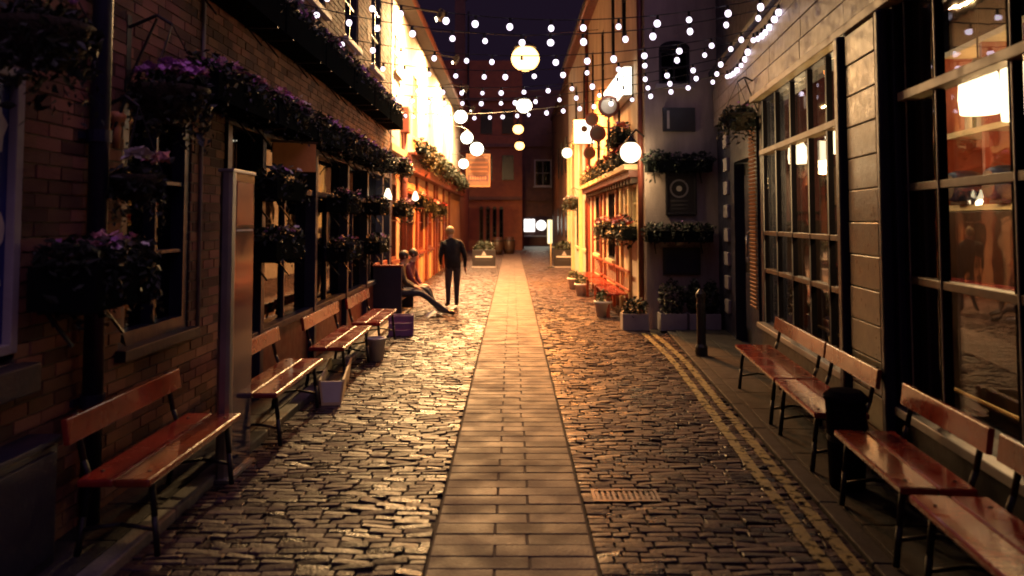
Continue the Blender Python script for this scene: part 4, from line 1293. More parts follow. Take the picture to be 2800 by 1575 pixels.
# round projecting signs
for i, (x, yy, zz, lb) in enumerate(((1.86, 15.2, 3.95, 'largest dark round sign, with a pale oval centre, on the cream building'), (1.84, 17.0, 3.62, 'dark red round sign second from the corner of the cream building'),
                                     (1.84, 18.8, 3.35, 'small dark red round sign near the square lit sign'), (1.86, 18.4, 4.1, 'dark round sign beside the top of the square lit sign'))):
    r_ = (0.21, 0.18, 0.15, 0.16)[i]
    o = empty('round_sign', (x, yy, zz), 0, lb, 'sign', 'round signs on the cream building')
    MB().lathe((0, 0, 0), [(r_, -0.02), (r_, 0.02)], 22, axis='y').build('disc', 'oxblood', o)
    MB().lathe((0, -0.026, 0), [(r_ * 0.72, 0), (r_ * 0.72, 0.005)], 22, axis='y').build('face', 'poster_white' if i == 0 else 'dark_wood', o)
    MB().tube([(R2X - x, 0, r_ * 0.5), (0, 0, r_ * 0.9)], 0.012, 6).build('arm', 'iron', o)
    MB().tube([(0, 0, -r_), (0, 0, -r_ - 0.5)], 0.022, 6).build('stem', 'iron', o)
# flower boxes, street side
GC = 'flower boxes on the street side of the cream building'
for (yy, zz, L_, sp, lb) in ((15.0, 2.74, 2.4, [('petal_red', 60, 0.045, 0, 0, 1), ('petal_pink', 20, .045, 0, 0, 1)], 'red flower box on the cornice of the cream building, nearest the corner'),
                             (17.7, 2.74, 2.4, [('petal_red', 60, 0.05, 0, 0, 1)], 'red flower box on the cornice of the cream building, second from the corner'),
                             (20.6, 2.74, 2.6, [('petal_red', 40, 0.05, 0, 0, 1), ('petal_pink', 20, .05, 0, 0, 1)], 'red flower box on the cornice of the cream building, farthest'),
                             (14.9, 1.42, 2.3, [('petal_pink', 60, 0.045, 0, 0, 1), ('petal_red', 40, .045, 0, 0, 1)], 'pink and red flower box under the small windows of the cream building'),
                             (17.8, 1.42, 1.8, [('petal_pink', 30, 0.05, 0, 0, 1), ('petal_red', 20, .05, 0, 0, 1)], 'pink flower box behind the slatted bench'),
                             (15.2, 3.2, 1.4, [('petal_purple', 16, 0.04, 0, 0, 1), ('petal_red', 30, .045, 0, 0, 1)], 'small red flower box just above the cornice row near the corner globe')):
    trough((R2X - 0.17, yy, zz), L_, sp, lb, n=int(330 * L_ / 1.4), hang=0.10, size=0.045, rz=-PI / 2, group=GC, name='flower_box', cat='flower box', up=0.2)
wb = hanging_basket((1.98, 26.5, 2.35), 0.30, [('petal_white', 60, 0.05, 0, 0, 1)], 'hanging basket thick with white flowers far along the cream building', n=260, hang=0.1, wall=R2X, size=0.06, group='white basket far right')
# end wall furniture
GE = 'planting on the shaded end wall'
for (zz, lb, n_) in ((2.55, 'upper black leafy window box on the shaded end wall', 900), (1.40, 'lower black leafy window box on the shaded end wall', 900)):
    trough((2.73, R2Y - 0.17, zz), 1.06, [('petal_purple', 4, 0.02, 0, 0, 1)], lb, rz=0, n=n_, hang=0.08, size=0.036, hgt=0.18, up=0.14, group=GE, name='flower_box', cat='flower box')
sp_ = empty('end_wall_panel', (2.78, R2Y, 3.23), 0, 'dark rectangular board high on the shaded end wall below the arched window', 'panel')
MB().box(-0.27, 0.27, -0.04, -0.002, 0, 0.40).build('board', 'black_paint', sp_, bevel=0.006)
MB().box(-0.2, -0.16, -0.046, -0.041, 0.05, 0.35).build('pale_stripe', 'grey_paint', sp_)
fp = empty('framed_mirror', (2.80, R2Y, 1.84), 0, 'black framed board with a silver ring emblem on the shaded end wall', 'board')
MB().box(-0.25, 0.25, -0.03, -0.002, 0, 0.72).build('board', 'black_paint', fp)
MB().box(-0.26, -0.22, -0.05, -0.031, 0, 0.72).box(0.22, 0.26, -0.05, -0.031, 0, 0.72).box(-0.22, 0.22, -0.05, -0.031, 0, 0.04).box(-0.22, 0.22, -0.05, -0.031, 0.68, 0.72).build('frame', 'black_paint', fp, bevel=0.006)
ring = MB()
for i in range(28):
    a, b = 2 * PI * i / 28, 2 * PI * (i + 1) / 28
    ring.add([(-.03 + r * math.cos(t), -0.036, 0.44 + r * math.sin(t)) for t in (a, b) for r in (0.125, 0.155)], [(0, 1, 3, 2)])
ring.build('ring', 'steel', fp)
MB().lathe((-.03, -0.037, 0.44), [(0.05, 0), (0.05, 0.006)], 12, axis='y').build('emblem', 'grey_paint', fp)
for zz in (0.22, 0.15, 0.09):
    MB().box(-0.16, 0.12, -0.036, -0.031, zz, zz + 0.03).build('lettered_line', 'slate', fp)
bq = empty('black_plaque', (2.80, R2Y, 0.86), 0, 'plain black rectangular plaque low on the shaded end wall above the shrubs', 'plaque')
MB().box(-0.31, 0.31, -0.04, -0.002, 0, 0.44).build('plate', 'black_paint', bq, bevel=0.008)
MB().box(-0.27, 0.27, -0.044, -0.041, 0.04, 0.40).build('face', 'navy_paint', bq)
for i, (x0, x1, lb) in enumerate(((2.36, 2.78, 'pale planter with a dark shrub under the black plaque, nearest the cream corner'), (2.82, 3.04, 'narrow pale planter in the middle under the black plaque'), (3.08, 3.32, 'pale planter under the black plaque, closest to the tiled pub'))):
    p = empty('shrub_planter', ((x0 + x1) / 2, 12.86, 0.0), 0, lb, 'planter', 'pale planters at the end wall')
    w_ = (x1 - x0) / 2
    b = MB().box(-w_, w_, -0.15, -0.13, 0, 0.27).box(-w_, w_, 0.13, 0.15, 0, 0.27).box(-w_, -w_ + .02, -0.13, 0.13, 0, 0.27).box(w_ - .02, w_, -0.13, 0.13, 0, 0.27)
    b.build('box', 'grey_paint', p, bevel=0.004)
    MB().box(-w_ + .02, w_ - .02, -0.13, 0.13, 0.02, 0.22).build('soil', 'basket_liner', p)
    mb = MB(); leaves(mb, (0, 0, 0.52), (w_ * 1.15, 0.17, 0.30), 420, 0.04, 0.05); mb.build('foliage', 'leaf_dark', p)
    MB().cyl((0, 0, 0.22), (0.02, 0, 0.5), 0.014, 0.009, 6).build('stem', 'dark_wood', p)
p = empty('shrub_planter', (1.98, 12.95, 0.0), 0, 'pale planter with a low shrub standing at the foot of the cream corner', 'planter', 'pale planters at the end wall')
MB().box(-0.21, 0.21, -0.15, -0.13, 0, 0.26).box(-0.21, 0.21, 0.13, 0.15, 0, 0.26).box(-0.21, -0.19, -.13, .13, 0, .26).box(0.19, 0.21, -.13, .13, 0, .26).build('box', 'grey_paint', p, bevel=0.004)
MB().box(-0.19, 0.19, -0.13, 0.13, 0.02, 0.22).build('soil', 'basket_liner', p)
mb = MB(); leaves(mb, (0, 0, 0.36), (0.22, 0.18, 0.16), 360, 0.04, 0.05); mb.build('foliage', 'leaf_dark', p)


# slatted red benches along the cream building
def slat_bench(x, y, L, lb):
    o = empty('slatted_bench', (x, y, 0), -PI / 2, lb, 'bench', 'slatted benches by the cream building')
    for i in range(3):
        MB().box(-L / 2, L / 2, 0.02 + i * 0.13, 0.135 + i * 0.13, 0.40, 0.43).build('seat_plank', 'red_gloss', o, bevel=0.005)
    MB().box(-L / 2, L / 2, 0.40, 0.44, 0.80, 0.845).box(-L / 2, L / 2, 0.40, 0.44, 0.46, 0.50).build('back_rail', 'red_wood', o, bevel=0.005)
    n = int(L / 0.24)
    for i in range(n + 1):
        c = -L / 2 + 0.04 + (L - 0.08) * i / n
        MB().box(c - 0.022, c + 0.022, 0.414, 0.428, 0.502, 0.798).build('slat', 'red_wood', o)
    for sx in (-L / 2 + 0.06, L / 2 - 0.06):
        for yy in (0.04, 0.38):
            MB().box(sx - 0.03, sx + 0.03, yy - 0.03, yy + 0.03, 0.0, 0.398).build('leg', 'red_wood', o)
    return o


slat_bench(1.70, 15.4, 1.9, 'red bench with an upright slatted back, nearest the cream corner')
slat_bench(1.70, 17.5, 1.9, 'red bench with an upright slatted back, second along the cream building')
slat_bench(1.70, 19.6, 1.9, 'red bench with an upright slatted back, third along the cream building')
for i, (x, yy, lb) in enumerate(((1.62, 18.6, 'pale pot on the cobbles in front of the second slatted bench'), (1.58, 20.4, 'pale pot on the cobbles in front of the third slatted bench'), (1.66, 14.6, 'pale pot on the cobbles in front of the nearest slatted bench'))):
    p = empty('flower_pot', (x, yy, 0), 0, lb, 'pot', 'pale pots along the cream building')
    MB().lathe((0, 0, 0), [(0.11, 0), (0.15, 0.24), (0.17, 0.25), (0.17, 0.29), (0.14, 0.29), (0.13, 0.22)], 16).build('pot', 'white_paint', p, smooth=True)
    mb = MB(); leaves(mb, (0, 0, 0.36), (0.16, 0.16, 0.12), 130, 0.04); mb.build('foliage', 'leaf', p)

# ================================================================== FAR END OF THE ALLEY
E = empty('red_brick_building', (-2.6, 48.0, 0), 0, 'orange-lit red brick building with narrow arched windows closing the alley', 'building')
oE = off((-2.6, 48, 0))
exf = lambda u, v, w: oE(u, 48.0 - w, v)
ah = [(-1.98 + i * 0.40, -1.72 + i * 0.40, 0.2, 2.45) for i in range(4)]
pierced(MB(exf), -7.0, 0.62, -0.1, 11.5, -0.4, 0.0, ah).build('wall', 'far_brick', E)
MB(exf).box(-7.0, 0.62, -0.1, 11.5, -0.9, -0.85).build('backing', 'black_paint', E)
for h in ah:
    wv = window(E, exf, *h, 1, 3, 'black_paint', 'dark_glass', 0.2, 0.03, sill=False)
    cx = (h[0] + h[1]) / 2
    MB(lambda x, y, z: oE(x, y, z)).prism([(cx + 0.13 * math.cos(t), 2.45 + 0.16 * math.sin(t)) for t in [PI * i / 10 for i in range(11)]], 47.98, 47.995, 'xz').build('arch_head', 'black_paint', wv)
for (a, b) in ((3.0, 3.2), (6.2, 6.4), (9.0, 9.2)):
    MB(exf).box(-7.0, 0.62, a, b, 0.0, 0.10).build('string_course', 'dark_brick', E)
for (x0, z0) in ((-1.9, 4.2), (-0.6, 4.2), (-1.9, 7.0), (-0.6, 7.0)):
    MB(exf).box(x0, x0 + 0.7, z0, z0 + 1.5, 0.0, 0.05).build('window', 'black_paint', E)
MB(exf).box(-3.5, -2.9, 11.5, 15.5, -1.0, -0.2).box(-3.6, -2.8, 15.5, 15.8, -1.1, -0.1).build('chimney', 'dark_brick', E)
MB(exf).cyl((-2.65, 0, 0.1), (-2.65, 14.5, 0.1), 0.06, 0.06, 8).build('drainpipe', 'iron', E)
D_ = empty('dark_brick_building', (5.0, 50.0, 0), 0, 'dark brick building above the low lit passage at the end of the alley', 'building')
oD = off((5.0, 50, 0))
dxf = lambda u, v, w: oD(u, 50.0 - w, v)
pierced(MB(dxf), 0.63, 12.0, -0.1, 10.0, -0.5, 0.0, [(0.75, 2.62, -0.1, 2.0), (1.4, 2.5, 3.9, 5.6)]).build('wall', 'dark_brick', D_)
window(D_, dxf, 1.4, 2.5, 3.9, 5.6, 2, 2, 'grey_paint', 'dark_glass', 0.15, 0.08, sillmat='grey_paint')
MB(dxf).box(0.9, 12.0, 2.3, 10.0, -1.0, -0.95).build('backing', 'black_paint', D_)
MB(dxf).box(0.63, 12, 3.0, 3.2, 0, 0.1).box(0.63, 12, 6.4, 6.6, 0, 0.1).build('string_course', 'dark_brick', D_)
L3 = empty('side_building', (-2.6, 43.5, 0), 0, 'plain dark brick side building between the floodlit wall and the red brick end', 'building')
MB().box(-4.0, 0.0, -4.4, 4.4, -0.1, 8.5).build('wall', 'far_brick', L3)
MB().box(-4.1, 0.12, -4.42, 4.42, 8.5, 8.7).build('parapet', 'dark_brick', L3)
R3 = empty('side_building', (2.5, 40.0, 0), 0, 'dark brick side building on the right between the cream building and the passage', 'building')
MB().box(0.0, 4.0, -8.9, 9.6, -0.1, 8.0).build('wall', 'dark_brick', R3)
MB().box(-0.1, 4.0, -8.95, 9.65, 8.0, 8.2).build('parapet', 'dark_brick', R3)
for yy in (-7, -4, -1, 2):
    MB().box(-0.04, -0.002, yy, yy + 1.1, 1.0, 2.4).build('window', 'black_paint', R3)
    MB().box(-0.04, -0.002, yy, yy + 1.0, 4.0, 5.6).build('window', 'black_paint', R3)
# lit shop seen through the passage
SH = empty('lit_shopfront', (1.7, 56.0, 0), 0, 'brightly lit shop window seen through the passage at the far end', 'shop')
MB().box(-2.5, 2.5, 0.0, 0.3, 0, 4.0).build('wall', 'dark_brick', SH)
MB().box(-0.85, -0.10, -0.06, -0.01, 0.98, 1.85).build('lit_panel', 'shop_white', SH)
MB().box(0.80, 1.35, -0.06, -0.01, 0.15, 1.80).build('lit_door', 'shop_yellow', SH)
MB().lathe((0.35, -0.03, 1.42), [(0.36, 0), (0.36, 0.03)], 20, axis='y').build('round_window', 'shop_white', SH)
MB().box(-0.95, 0.75, -0.35, -0.07, 0.62, 0.70).build('counter', 'white_paint', SH)
MB().box(-0.95, 0.75, -0.30, -0.07, 0.0, 0.615).build('counter_front', 'oxblood', SH)
area('shop_spill', (1.9, 55.6, 1.7), (1.7, 50.0, 0.0), 1.2, 90, (1.0, 0.9, 0.68))


# black lettered planters half-way down
def far_planter(x0, x1, lb):
    w_ = (x1 - x0) / 2
    o = empty('black_planter', ((x0 + x1) / 2, 30.0, 0), 0, lb, 'planter', 'black planters across the alley')
    b = MB().box(-w_, w_, -0.25, -0.22, 0.05, 0.66).box(-w_, w_, 0.22, 0.25, 0.05, 0.66).box(-w_, -w_ + .03, -.22, .22, .05, .66).box(w_ - .03, w_, -.22, .22, .05, .66)
    b.build('box', 'black_paint', o, bevel=0.006)
    MB().box(-w_ - .02, w_ + .02, -0.27, 0.27, 0.0, 0.048).build('plinth', 'grey_paint', o)
    MB().box(-w_ + .03, w_ - .03, -.22, .22, .3, .6).build('soil', 'basket_liner', o)
    MB().box(-w_ * 0.75, w_ * 0.75, -0.262, -0.252, 0.38, 0.43).build('white_bar', 'white_paint', o)
    MB().prism([(-0.10, 0.45), (0.10, 0.45), (0.0, 0.62)], -0.262, -0.252, 'xz').build('emblem', 'grey_paint', o)
    for i in range(8):
        MB().box(-w_ * 0.72 + i * w_ * 0.18, -w_ * 0.62 + i * w_ * 0.18, -0.26, -0.252, 0.24, 0.31).build('letter_stroke', 'slate', o)
    mb = MB(); leaves(mb, (0, 0, 0.78), (w_ * 1.0, 0.24, 0.22), 360, 0.06, 0.05); mb.build('foliage', 'leaf_dark', o)


far_planter(-1.48, -0.62, 'black planter box with a white bar, left of the paved strip far down the alley')
far_planter(1.55, 2.34, 'black planter box with a white bar, under the cream pilasters far down the alley')
po = empty('sign_post', (1.44, 29.6, 0), 0, 'thin pale post standing beside the black planter far down the alley', 'post')
MB().cyl((0, 0, 0.06), (0, 0, 1.75), 0.025, 0.025, 8).build('pole', 'cream_paint', po, smooth=True)
MB().lathe((0, 0, 0), [(0.14, 0), (0.14, 0.03), (0.04, 0.06)], 14).build('base', 'iron', po)
for i, (x, lb) in enumerate(((-0.75, 'dark wooden barrel in front of the arched windows, nearer the left planter'), (-0.15, 'dark wooden barrel in front of the arched windows, nearer the passage'))):
    o = empty('wooden_barrel', (x, 41.0 + i, 0), 0, lb, 'barrel', 'barrels before the brick end')
    MB().lathe((0, 0, 0), [(0.24, 0), (0.30, 0.25), (0.32, 0.45), (0.30, 0.65), (0.24, 0.9)], 16).build('staves', 'dark_wood', o, smooth=True)
    for zz, r_ in ((0.2, 0.292), (0.68, 0.300)):
        MB().lathe((0, 0, zz), [(r_, 0), (r_ + .01, 0.01), (r_ + .01, 0.05), (r_, 0.06)], 16).build('hoop', 'iron', o)

# ================================================================== STREET LAMPS ON SPAN WIRES
SOD = (1.0, 0.285, 0.045)
for i, (yy, xx, r_, mat, pw, lb) in enumerate(((20.2, 0.34, 0.36, 'sodium', 27000, 'large orange street lamp hung over the middle of the alley, nearest'),
                                           (28.6, 0.44, 0.28, 'flood_lens', 5000, 'white street lamp hung over the alley, second, among the far bulbs'),
                                           (36.0, 0.28, 0.24, 'sodium_far', 1700, 'small orange street lamp hung over the alley, third'),
                                           (44.0, 0.42, 0.26, 'sodium_far', 600, 'smallest orange street lamp hung over the alley, farthest and lowest'))):
    o = empty('street_lamp', (xx, yy, 5.9), 0, lb, 'street lamp', 'orange lamps on span wires')
    MB().ball((0, 0, 0), r_, 22, 12, (1, 1, 0.9)).build('globe', mat, o, smooth=True)
    MB().lathe((0, 0, r_ * 0.75), [(r_ * 0.8, 0), (r_ * 0.75, 0.05), (r_ * 0.4, 0.14), (0.04, 0.2), (0.02, 0.3)], 16).build('cap', 'iron', o)
    xl, xr = (L2X - xx, R2X - xx) if yy < 31 else (-2.6 - xx, 2.5 - xx)
    MB().tube([(xl, 0, 0.75), (0, 0, r_ + 0.22), (xr, 0, 0.75)], 0.008, 5).build('span_wire', 'wire_black', o)
    ld = bpy.data.lights.new('street_lamp_light', 'SPOT')
    ld.energy = pw; ld.color = SOD if mat != 'flood_lens' else (1.0, 0.40, 0.08)
    ld.spot_size = math.radians(164); ld.spot_blend = 0.9; ld.shadow_soft_size = 0.2
    lo = bpy.data.objects.new('street_lamp_light', ld); C.objects.link(lo); lo.location = (xx, yy, 5.9 - r_ - 0.1)


# ================================================================== STRING LIGHTS
bulb_me = MB().ball((0, 0, 0), 0.034, 8, 5).mesh('bulb')
bulb_me.materials.append(M['bulb'])
for p in bulb_me.polygons: p.use_smooth = True
cap_me = MB().cyl((0, 0, 0.028), (0, 0, 0.085), 0.018, 0.014, 8).mesh('socket')
cap_me.materials.append(M['wire_black'])


def string(a, b, sag, spacing, label, phase=0.5, name='string_lights'):
    a, b = Vector(a), Vector(b)
    o = empty(name, tuple(a), 0, label, 'string lights', 'strings of bulbs across the alley')
    L_ = (b - a).length
    def P(t):
        p = a.lerp(b, t)
        p.z -= sag * 4 * t * (1 - t)
        return p - a
    MB().tube([P(i / 26) for i in range(27)], 0.006, 4).build('wire', 'wire_black', o)
    n = int(L_ / spacing)
    for i in range(n):
        t = (i + phase + RND.uniform(-0.13, 0.13)) / n
        q = P(t)
        h = link('socket', cap_me, o)
        h.location = q - Vector((0, 0, 0.085))
        h.rotation_euler = (0, 0, 0)
        bl = link('bulb', bulb_me, o)
        k_ = RND.uniform(0.82, 1.12)
        bl.scale = (k_, k_, k_ * RND.uniform(1.0, 1.2))
        bl.location = q - Vector((0, 0, 0.088)) + Vector((RND.uniform(-.008, .008), RND.uniform(-.008, .008), 0))
    return o


Z0 = 4.16
rows = [((LW + 0.05, 8.0, 4.25), fw(8.25, -0.1, 4.12), 0.36, 'lowest-hung frontmost string of bulbs across the top of the view'),
        ((LW + 0.05, 8.75, 4.18), fw(8.45, -0.1, 4.05), 0.34, 'second string of bulbs from the front, sharing an anchor with the frontmost one'),
        ((LW + 0.05, 10.0, 4.12), fw(9.75, -0.1, 4.10), 0.30, 'third string of bulbs from the front, passing below the largest orange lamp'),
        ((LW + 0.05, 11.3, 4.10), fw(9.95, -0.1, 4.05), 0.30, 'fourth string of bulbs from the front'),
        ((LW + 0.05, 13.4, 4.12), fw(11.3, -0.1, 4.10), 0.26, 'fifth string of bulbs from the front, ending at the fascia end'),
        ((LW + 0.05, 14.9, 4.15), fw(11.6, -0.1, 4.02), 0.26, 'sixth string of bulbs, running diagonally to the fascia end'),
        ((L2X + 0.05, 17.4, 4.15), fw(11.9, -0.1, 3.96), 0.26, 'farthest string of bulbs, running diagonally in front of the light box')]
for i, (a, b, sg_, lb) in enumerate(rows):
    string(a, b, sg_, 0.37, lb, 0.5 + 0.07 * (i % 3))
string((LW + 0.03, 11.3, 4.08), (LW + 0.03, 14.9, 4.10), 0.05, 0.26, 'short string of bulbs running along the high troughs of the brick building')
string(fw(8.3, -0.09, 4.08), fw(9.85, -0.09, 4.08), 0.08, 0.20, 'short bunched string of bulbs along the top of the pale tiled fascia')
string(fw(9.95, -0.09, 4.02), fw(11.8, -0.09, 3.98), 0.10, 0.26, 'short string of bulbs along the fascia end above the black basket')

# ================================================================== PEOPLE
def person(name, loc, rz, label, joints, bones, hair=None, hairpos=None, extra=None):
    """joints: {name: (pos, radius)}; bones: [(a, b, material)]. One continuous skinned body."""
    root = empty(name, loc, rz, label, 'person')
    root.scale = (0.95, 0.95, 0.95)
    keys = list(joints)
    me = bpy.data.meshes.new('body_cage')
    me.from_pydata([joints[k][0] for k in keys], [(keys.index(a), keys.index(b)) for a, b, _ in bones], [])
    ob = bpy.data.objects.new('body_cage', me)
    C.objects.link(ob)
    sk = ob.modifiers.new('skin', 'SKIN')
    sk.use_smooth_shade = True
    for i, k in enumerate(keys):
        d = me.skin_vertices[0].data[i]
        r = joints[k][1]
        d.radius = r if isinstance(r, tuple) else (r, r)
        d.use_root = (k == 'pelvis')
    ss = ob.modifiers.new('sub', 'SUBSURF')
    ss.levels = ss.render_levels = 2
    dg = bpy.context.evaluated_depsgraph_get()
    nm = bpy.data.meshes.new_from_object(ob.evaluated_get(dg))
    bpy.data.objects.remove(ob)
    nm.name = 'body'
    mats = []
    for _, _, m in bones:
        if m not in mats: mats.append(m)
    nm.materials.clear()
    for m in mats: nm.materials.append(M[m])
    segs = [(Vector(joints[a][0]), Vector(joints[b][0]), mats.index(m)) for a, b, m in bones]
    for p in nm.polygons:
        p.use_smooth = True
        c = p.center
        best, bi = 1e9, 0
        for a, b, mi in segs:
            d = b - a
            t = max(0, min(1, (c - a).dot(d) / max(1e-9, d.length_squared)))
            q = (c - (a + d * t)).length
            if q < best: best, bi = q, mi
        p.material_index = bi
    link('body', nm, root)
    if hair:
        hp, hr, hm = hair
        mb = MB()
        mb.ball(hp, hr, 14, 9, (1.0, 1.06, 1.05))
        mb.build('hair', hm, root, smooth=True)
    for (nm_, mb, mt) in (extra or []):
        mb.build(nm_, mt, root, smooth=True)
    return root


def hand(J, B, side, wrist, d, up, sc=1.0):
    """palm plus four fingers and thumb; d points along the hand, up across the knuckles"""
    w, d, up = Vector(wrist), Vector(d).normalized(), Vector(up).normalized()
    n = d.cross(up)
    palm = w + d * 0.07 * sc
    J[side + 'palm'] = (tuple(palm), (0.034 * sc, 0.018 * sc))
    B.append((side + 'wrist', side + 'palm', 'skin'))
    for i, (o_, l_) in enumerate(((-0.030, 0.070), (-0.010, 0.080), (0.010, 0.076), (0.029, 0.058))):
        base = palm + up * o_ * sc + d * 0.025 * sc
        tip = base + d * l_ * sc + n * 0.025 * sc
        J[f'{side}k{i}'] = (tuple(base), 0.010 * sc); J[f'{side}t{i}'] = (tuple(tip), 0.008 * sc)
        B.append((side + 'palm', f'{side}k{i}', 'skin')); B.append((f'{side}k{i}', f'{side}t{i}', 'skin'))
    J[side + 'th'] = (tuple(w + d * 0.06 * sc + up * -0.05 * sc + n * 0.02 * sc), 0.010 * sc)
    B.append((side + 'palm', side + 'th', 'skin'))


def face_bits(h, f, r=0.1):
    """nose, ears and eyes on a head centred at h facing unit vector f"""
    h, f = Vector(h), Vector(f).normalized()
    sd = f.cross(Vector((0, 0, 1))).normalized()
    mb = MB().ball(h + f * (r * 0.98) - Vector((0, 0, 0.015)), 0.016, 8, 6, (1, 1, 1.5))
    for s_ in (-1, 1):
        mb.ball(h + sd * s_ * (r * 0.82) - Vector((0, 0, 0.01)), 0.024, 8, 6, (0.7, 0.7, 1.3))
    ey = MB()
    for s_ in (-1, 1):
        ey.ball(h + f * (r * 0.90) + sd * s_ * 0.032 + Vector((0, 0, 0.018)), 0.010, 8, 6)
    mo = MB().obox(h + f * (r * 0.93) - Vector((0, 0, 0.055)), (0.045, 0.012, 0.010), (0, 0, math.atan2(f.y, f.x) - PI / 2))
    return [('features', mb, 'skin'), ('eyes', ey, 'hair_dark'), ('mouth', mo, 'oxblood')]


# standing figure seen from behind, weight on the right leg, leaning towards the pair
J = {'pelvis': ((0, 0, 0.90), (0.155, 0.12)), 'spine': ((-0.01, 0.01, 1.12), (0.175, 0.125)), 'chest': ((-0.02, 0.02, 1.31), (0.195, 0.13)), 'neck': ((-0.04, 0.05, 1.45), 0.060),
     'head0': ((-0.055, 0.075, 1.53), (0.075, 0.085)), 'head1': ((-0.06, 0.085, 1.62), (0.078, 0.092)),
     'Lsh': ((-0.20, 0.02, 1.355), 0.075), 'Lel': ((-0.27, 0.0, 1.09), 0.055), 'Lwrist': ((-0.24, 0.14, 0.90), 0.032),
     'Rsh': ((0.17, 0.02, 1.345), 0.075), 'Rel': ((0.255, -0.02, 1.08), 0.055), 'Rwrist': ((0.27, 0.05, 0.84), 0.032),
     'Lhip': ((-0.09, 0, 0.84), 0.10), 'Lkn': ((-0.10, 0.02, 0.47), 0.068), 'Lan': ((-0.10, -0.03, 0.09), 0.048), 'Ltoe': ((-0.12, 0.14, 0.042), 0.042),
     'Rhip': ((0.09, 0, 0.84), 0.10), 'Rkn': ((0.085, 0.03, 0.47), 0.068), 'Ran': ((0.08, -0.01, 0.09), 0.048), 'Rtoe': ((0.11, 0.16, 0.042), 0.042)}
B = [('pelvis', 'spine', 'coat_dark'), ('spine', 'chest', 'coat_dark'), ('chest', 'neck', 'coat_dark'), ('neck', 'head0', 'skin'), ('head0', 'head1', 'skin'),
     ('chest', 'Lsh', 'coat_dark'), ('Lsh', 'Lel', 'coat_dark'), ('Lel', 'Lwrist', 'coat_dark'), ('chest', 'Rsh', 'coat_dark'), ('Rsh', 'Rel', 'coat_dark'), ('Rel', 'Rwrist', 'coat_dark'),
     ('pelvis', 'Lhip', 'coat_dark'), ('Lhip', 'Lkn', 'trousers_dark'), ('Lkn', 'Lan', 'trousers_dark'), ('Lan', 'Ltoe', 'shoe_black'),
     ('pelvis', 'Rhip', 'coat_dark'), ('Rhip', 'Rkn', 'trousers_dark'), ('Rkn', 'Ran', 'trousers_dark'), ('Ran', 'Rtoe', 'shoe_black')]
hand(J, B, 'L', J['Lwrist'][0], (0.1, 0.5, -0.8), (0, 0.8, 0.5))
hand(J, B, 'R', J['Rwrist'][0], (0.1, 0.2, -1), (0, 1, 0.2))
person('person', (-1.19, 16.1, 0.012), 0.25, 'person standing with their back turned, in a dark coat and dark trousers', J, B,
       ((-0.058, 0.062, 1.615), 0.098, 'hair_fair'), extra=face_bits((-0.06, 0.085, 1.60), (-0.2, 1, -0.1)))


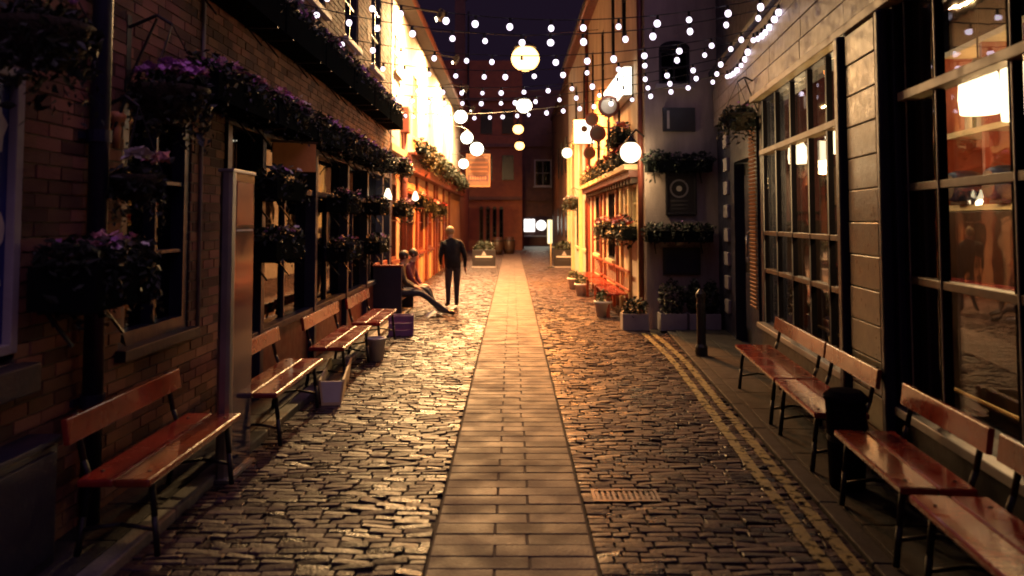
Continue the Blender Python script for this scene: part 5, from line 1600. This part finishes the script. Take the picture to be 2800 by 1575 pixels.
def sitter(loc, rz, label, coat, legs, hairm, lean=0.0, feet=(0.55, 0.62), arms=((0.30, -0.12, 0.52), (0.34, 0.14, 0.50))):
    """seated, facing local +x, seat at 0.36"""
    J = {'pelvis': ((0, 0, 0.46), (0.13, 0.16)), 'spine': ((0.02 + lean * .4, 0, 0.66), (0.125, 0.165)), 'chest': ((0.06 + lean * .8, 0, 0.86), (0.125, 0.185)), 'neck': ((0.10 + lean, 0, 1.00), 0.058),
         'head0': ((0.13 + lean, 0.0, 1.08), (0.085, 0.075)), 'head1': ((0.14 + lean, 0, 1.17), (0.09, 0.078)),
         'Lsh': ((0.06 + lean * .8, 0.19, 0.90), 0.07), 'Lel': ((0.14 + lean, 0.25, 0.66), 0.052), 'Lwrist': (arms[1], 0.032),
         'Rsh': ((0.06 + lean * .8, -0.19, 0.90), 0.07), 'Rel': ((0.14 + lean, -0.25, 0.66), 0.052), 'Rwrist': (arms[0], 0.032),
         'Lhip': ((0.06, 0.10, 0.44), 0.095), 'Lkn': ((0.46, 0.13, 0.48), 0.066), 'Lan': ((feet[0], 0.12, 0.09), 0.046), 'Ltoe': ((feet[0] + 0.17, 0.14, 0.045), 0.042),
         'Rhip': ((0.06, -0.10, 0.44), 0.095), 'Rkn': ((0.48, -0.14, 0.45), 0.066), 'Ran': ((feet[1], -0.16, 0.09), 0.046), 'Rtoe': ((feet[1] + 0.17, -0.17, 0.05), 0.042)}
    B = [('pelvis', 'spine', coat), ('spine', 'chest', coat), ('chest', 'neck', coat), ('neck', 'head0', 'skin'), ('head0', 'head1', 'skin'),
         ('chest', 'Lsh', coat), ('Lsh', 'Lel', coat), ('Lel', 'Lwrist', coat), ('chest', 'Rsh', coat), ('Rsh', 'Rel', coat), ('Rel', 'Rwrist', coat),
         ('pelvis', 'Lhip', legs), ('Lhip', 'Lkn', legs), ('Lkn', 'Lan', legs), ('Lan', 'Ltoe', 'shoe_black'),
         ('pelvis', 'Rhip', legs), ('Rhip', 'Rkn', legs), ('Rkn', 'Ran', legs), ('Ran', 'Rtoe', 'shoe_black')]
    hand(J, B, 'L', J['Lwrist'][0], (1, -0.3, -0.2), (0, 1, 0))
    hand(J, B, 'R', J['Rwrist'][0], (1, 0.3, -0.2), (0, -1, 0))
    h = (0.14 + lean, 0, 1.15)
    return person('person', loc, rz, label, J, B, ((0.115 + lean, 0, 1.165), 0.10, hairm), extra=face_bits(h, (1, 0, -0.15), 0.11))


sitter((-2.14, 14.75, 0.0), 0.12, 'person in a brown jacket seated on the settle with legs stretched out', 'coat_brown', 'denim', 'hair_dark', 0.03, (0.86, 0.98), ((0.34, -0.10, 0.56), (0.36, 0.12, 0.56)))
sitter((-2.10, 15.65, 0.0), -0.1, 'person in a maroon jumper seated on the settle behind the other one', 'jumper_maroon', 'trousers_dark', 'hair_dark', 0.06, (0.60, 0.70))
pa = empty('paper_bag', (-1.42, 14.55, 0.005), 0.6, 'crumpled white paper bag on the cobbles by the seated people', 'paper')
pb_ = MB()
pts = []
for i in range(5):
    for j in range(4):
        pts.append((i * 0.07 - 0.14 + RND.uniform(-.015, .015), j * 0.06 - 0.09 + RND.uniform(-.015, .015), 0.005 + 0.12 * math.sin(PI * i / 4) * (0.5 + 0.5 * RND.random())))
pb_.add(pts, [(i * 4 + j, i * 4 + j + 1, (i + 1) * 4 + j + 1, (i + 1) * 4 + j) for i in range(4) for j in range(3)])
po_ = pb_.build('crumpled_sheet', 'paper', pa)
so = po_.modifiers.new('thick', 'SOLIDIFY'); so.thickness = 0.003
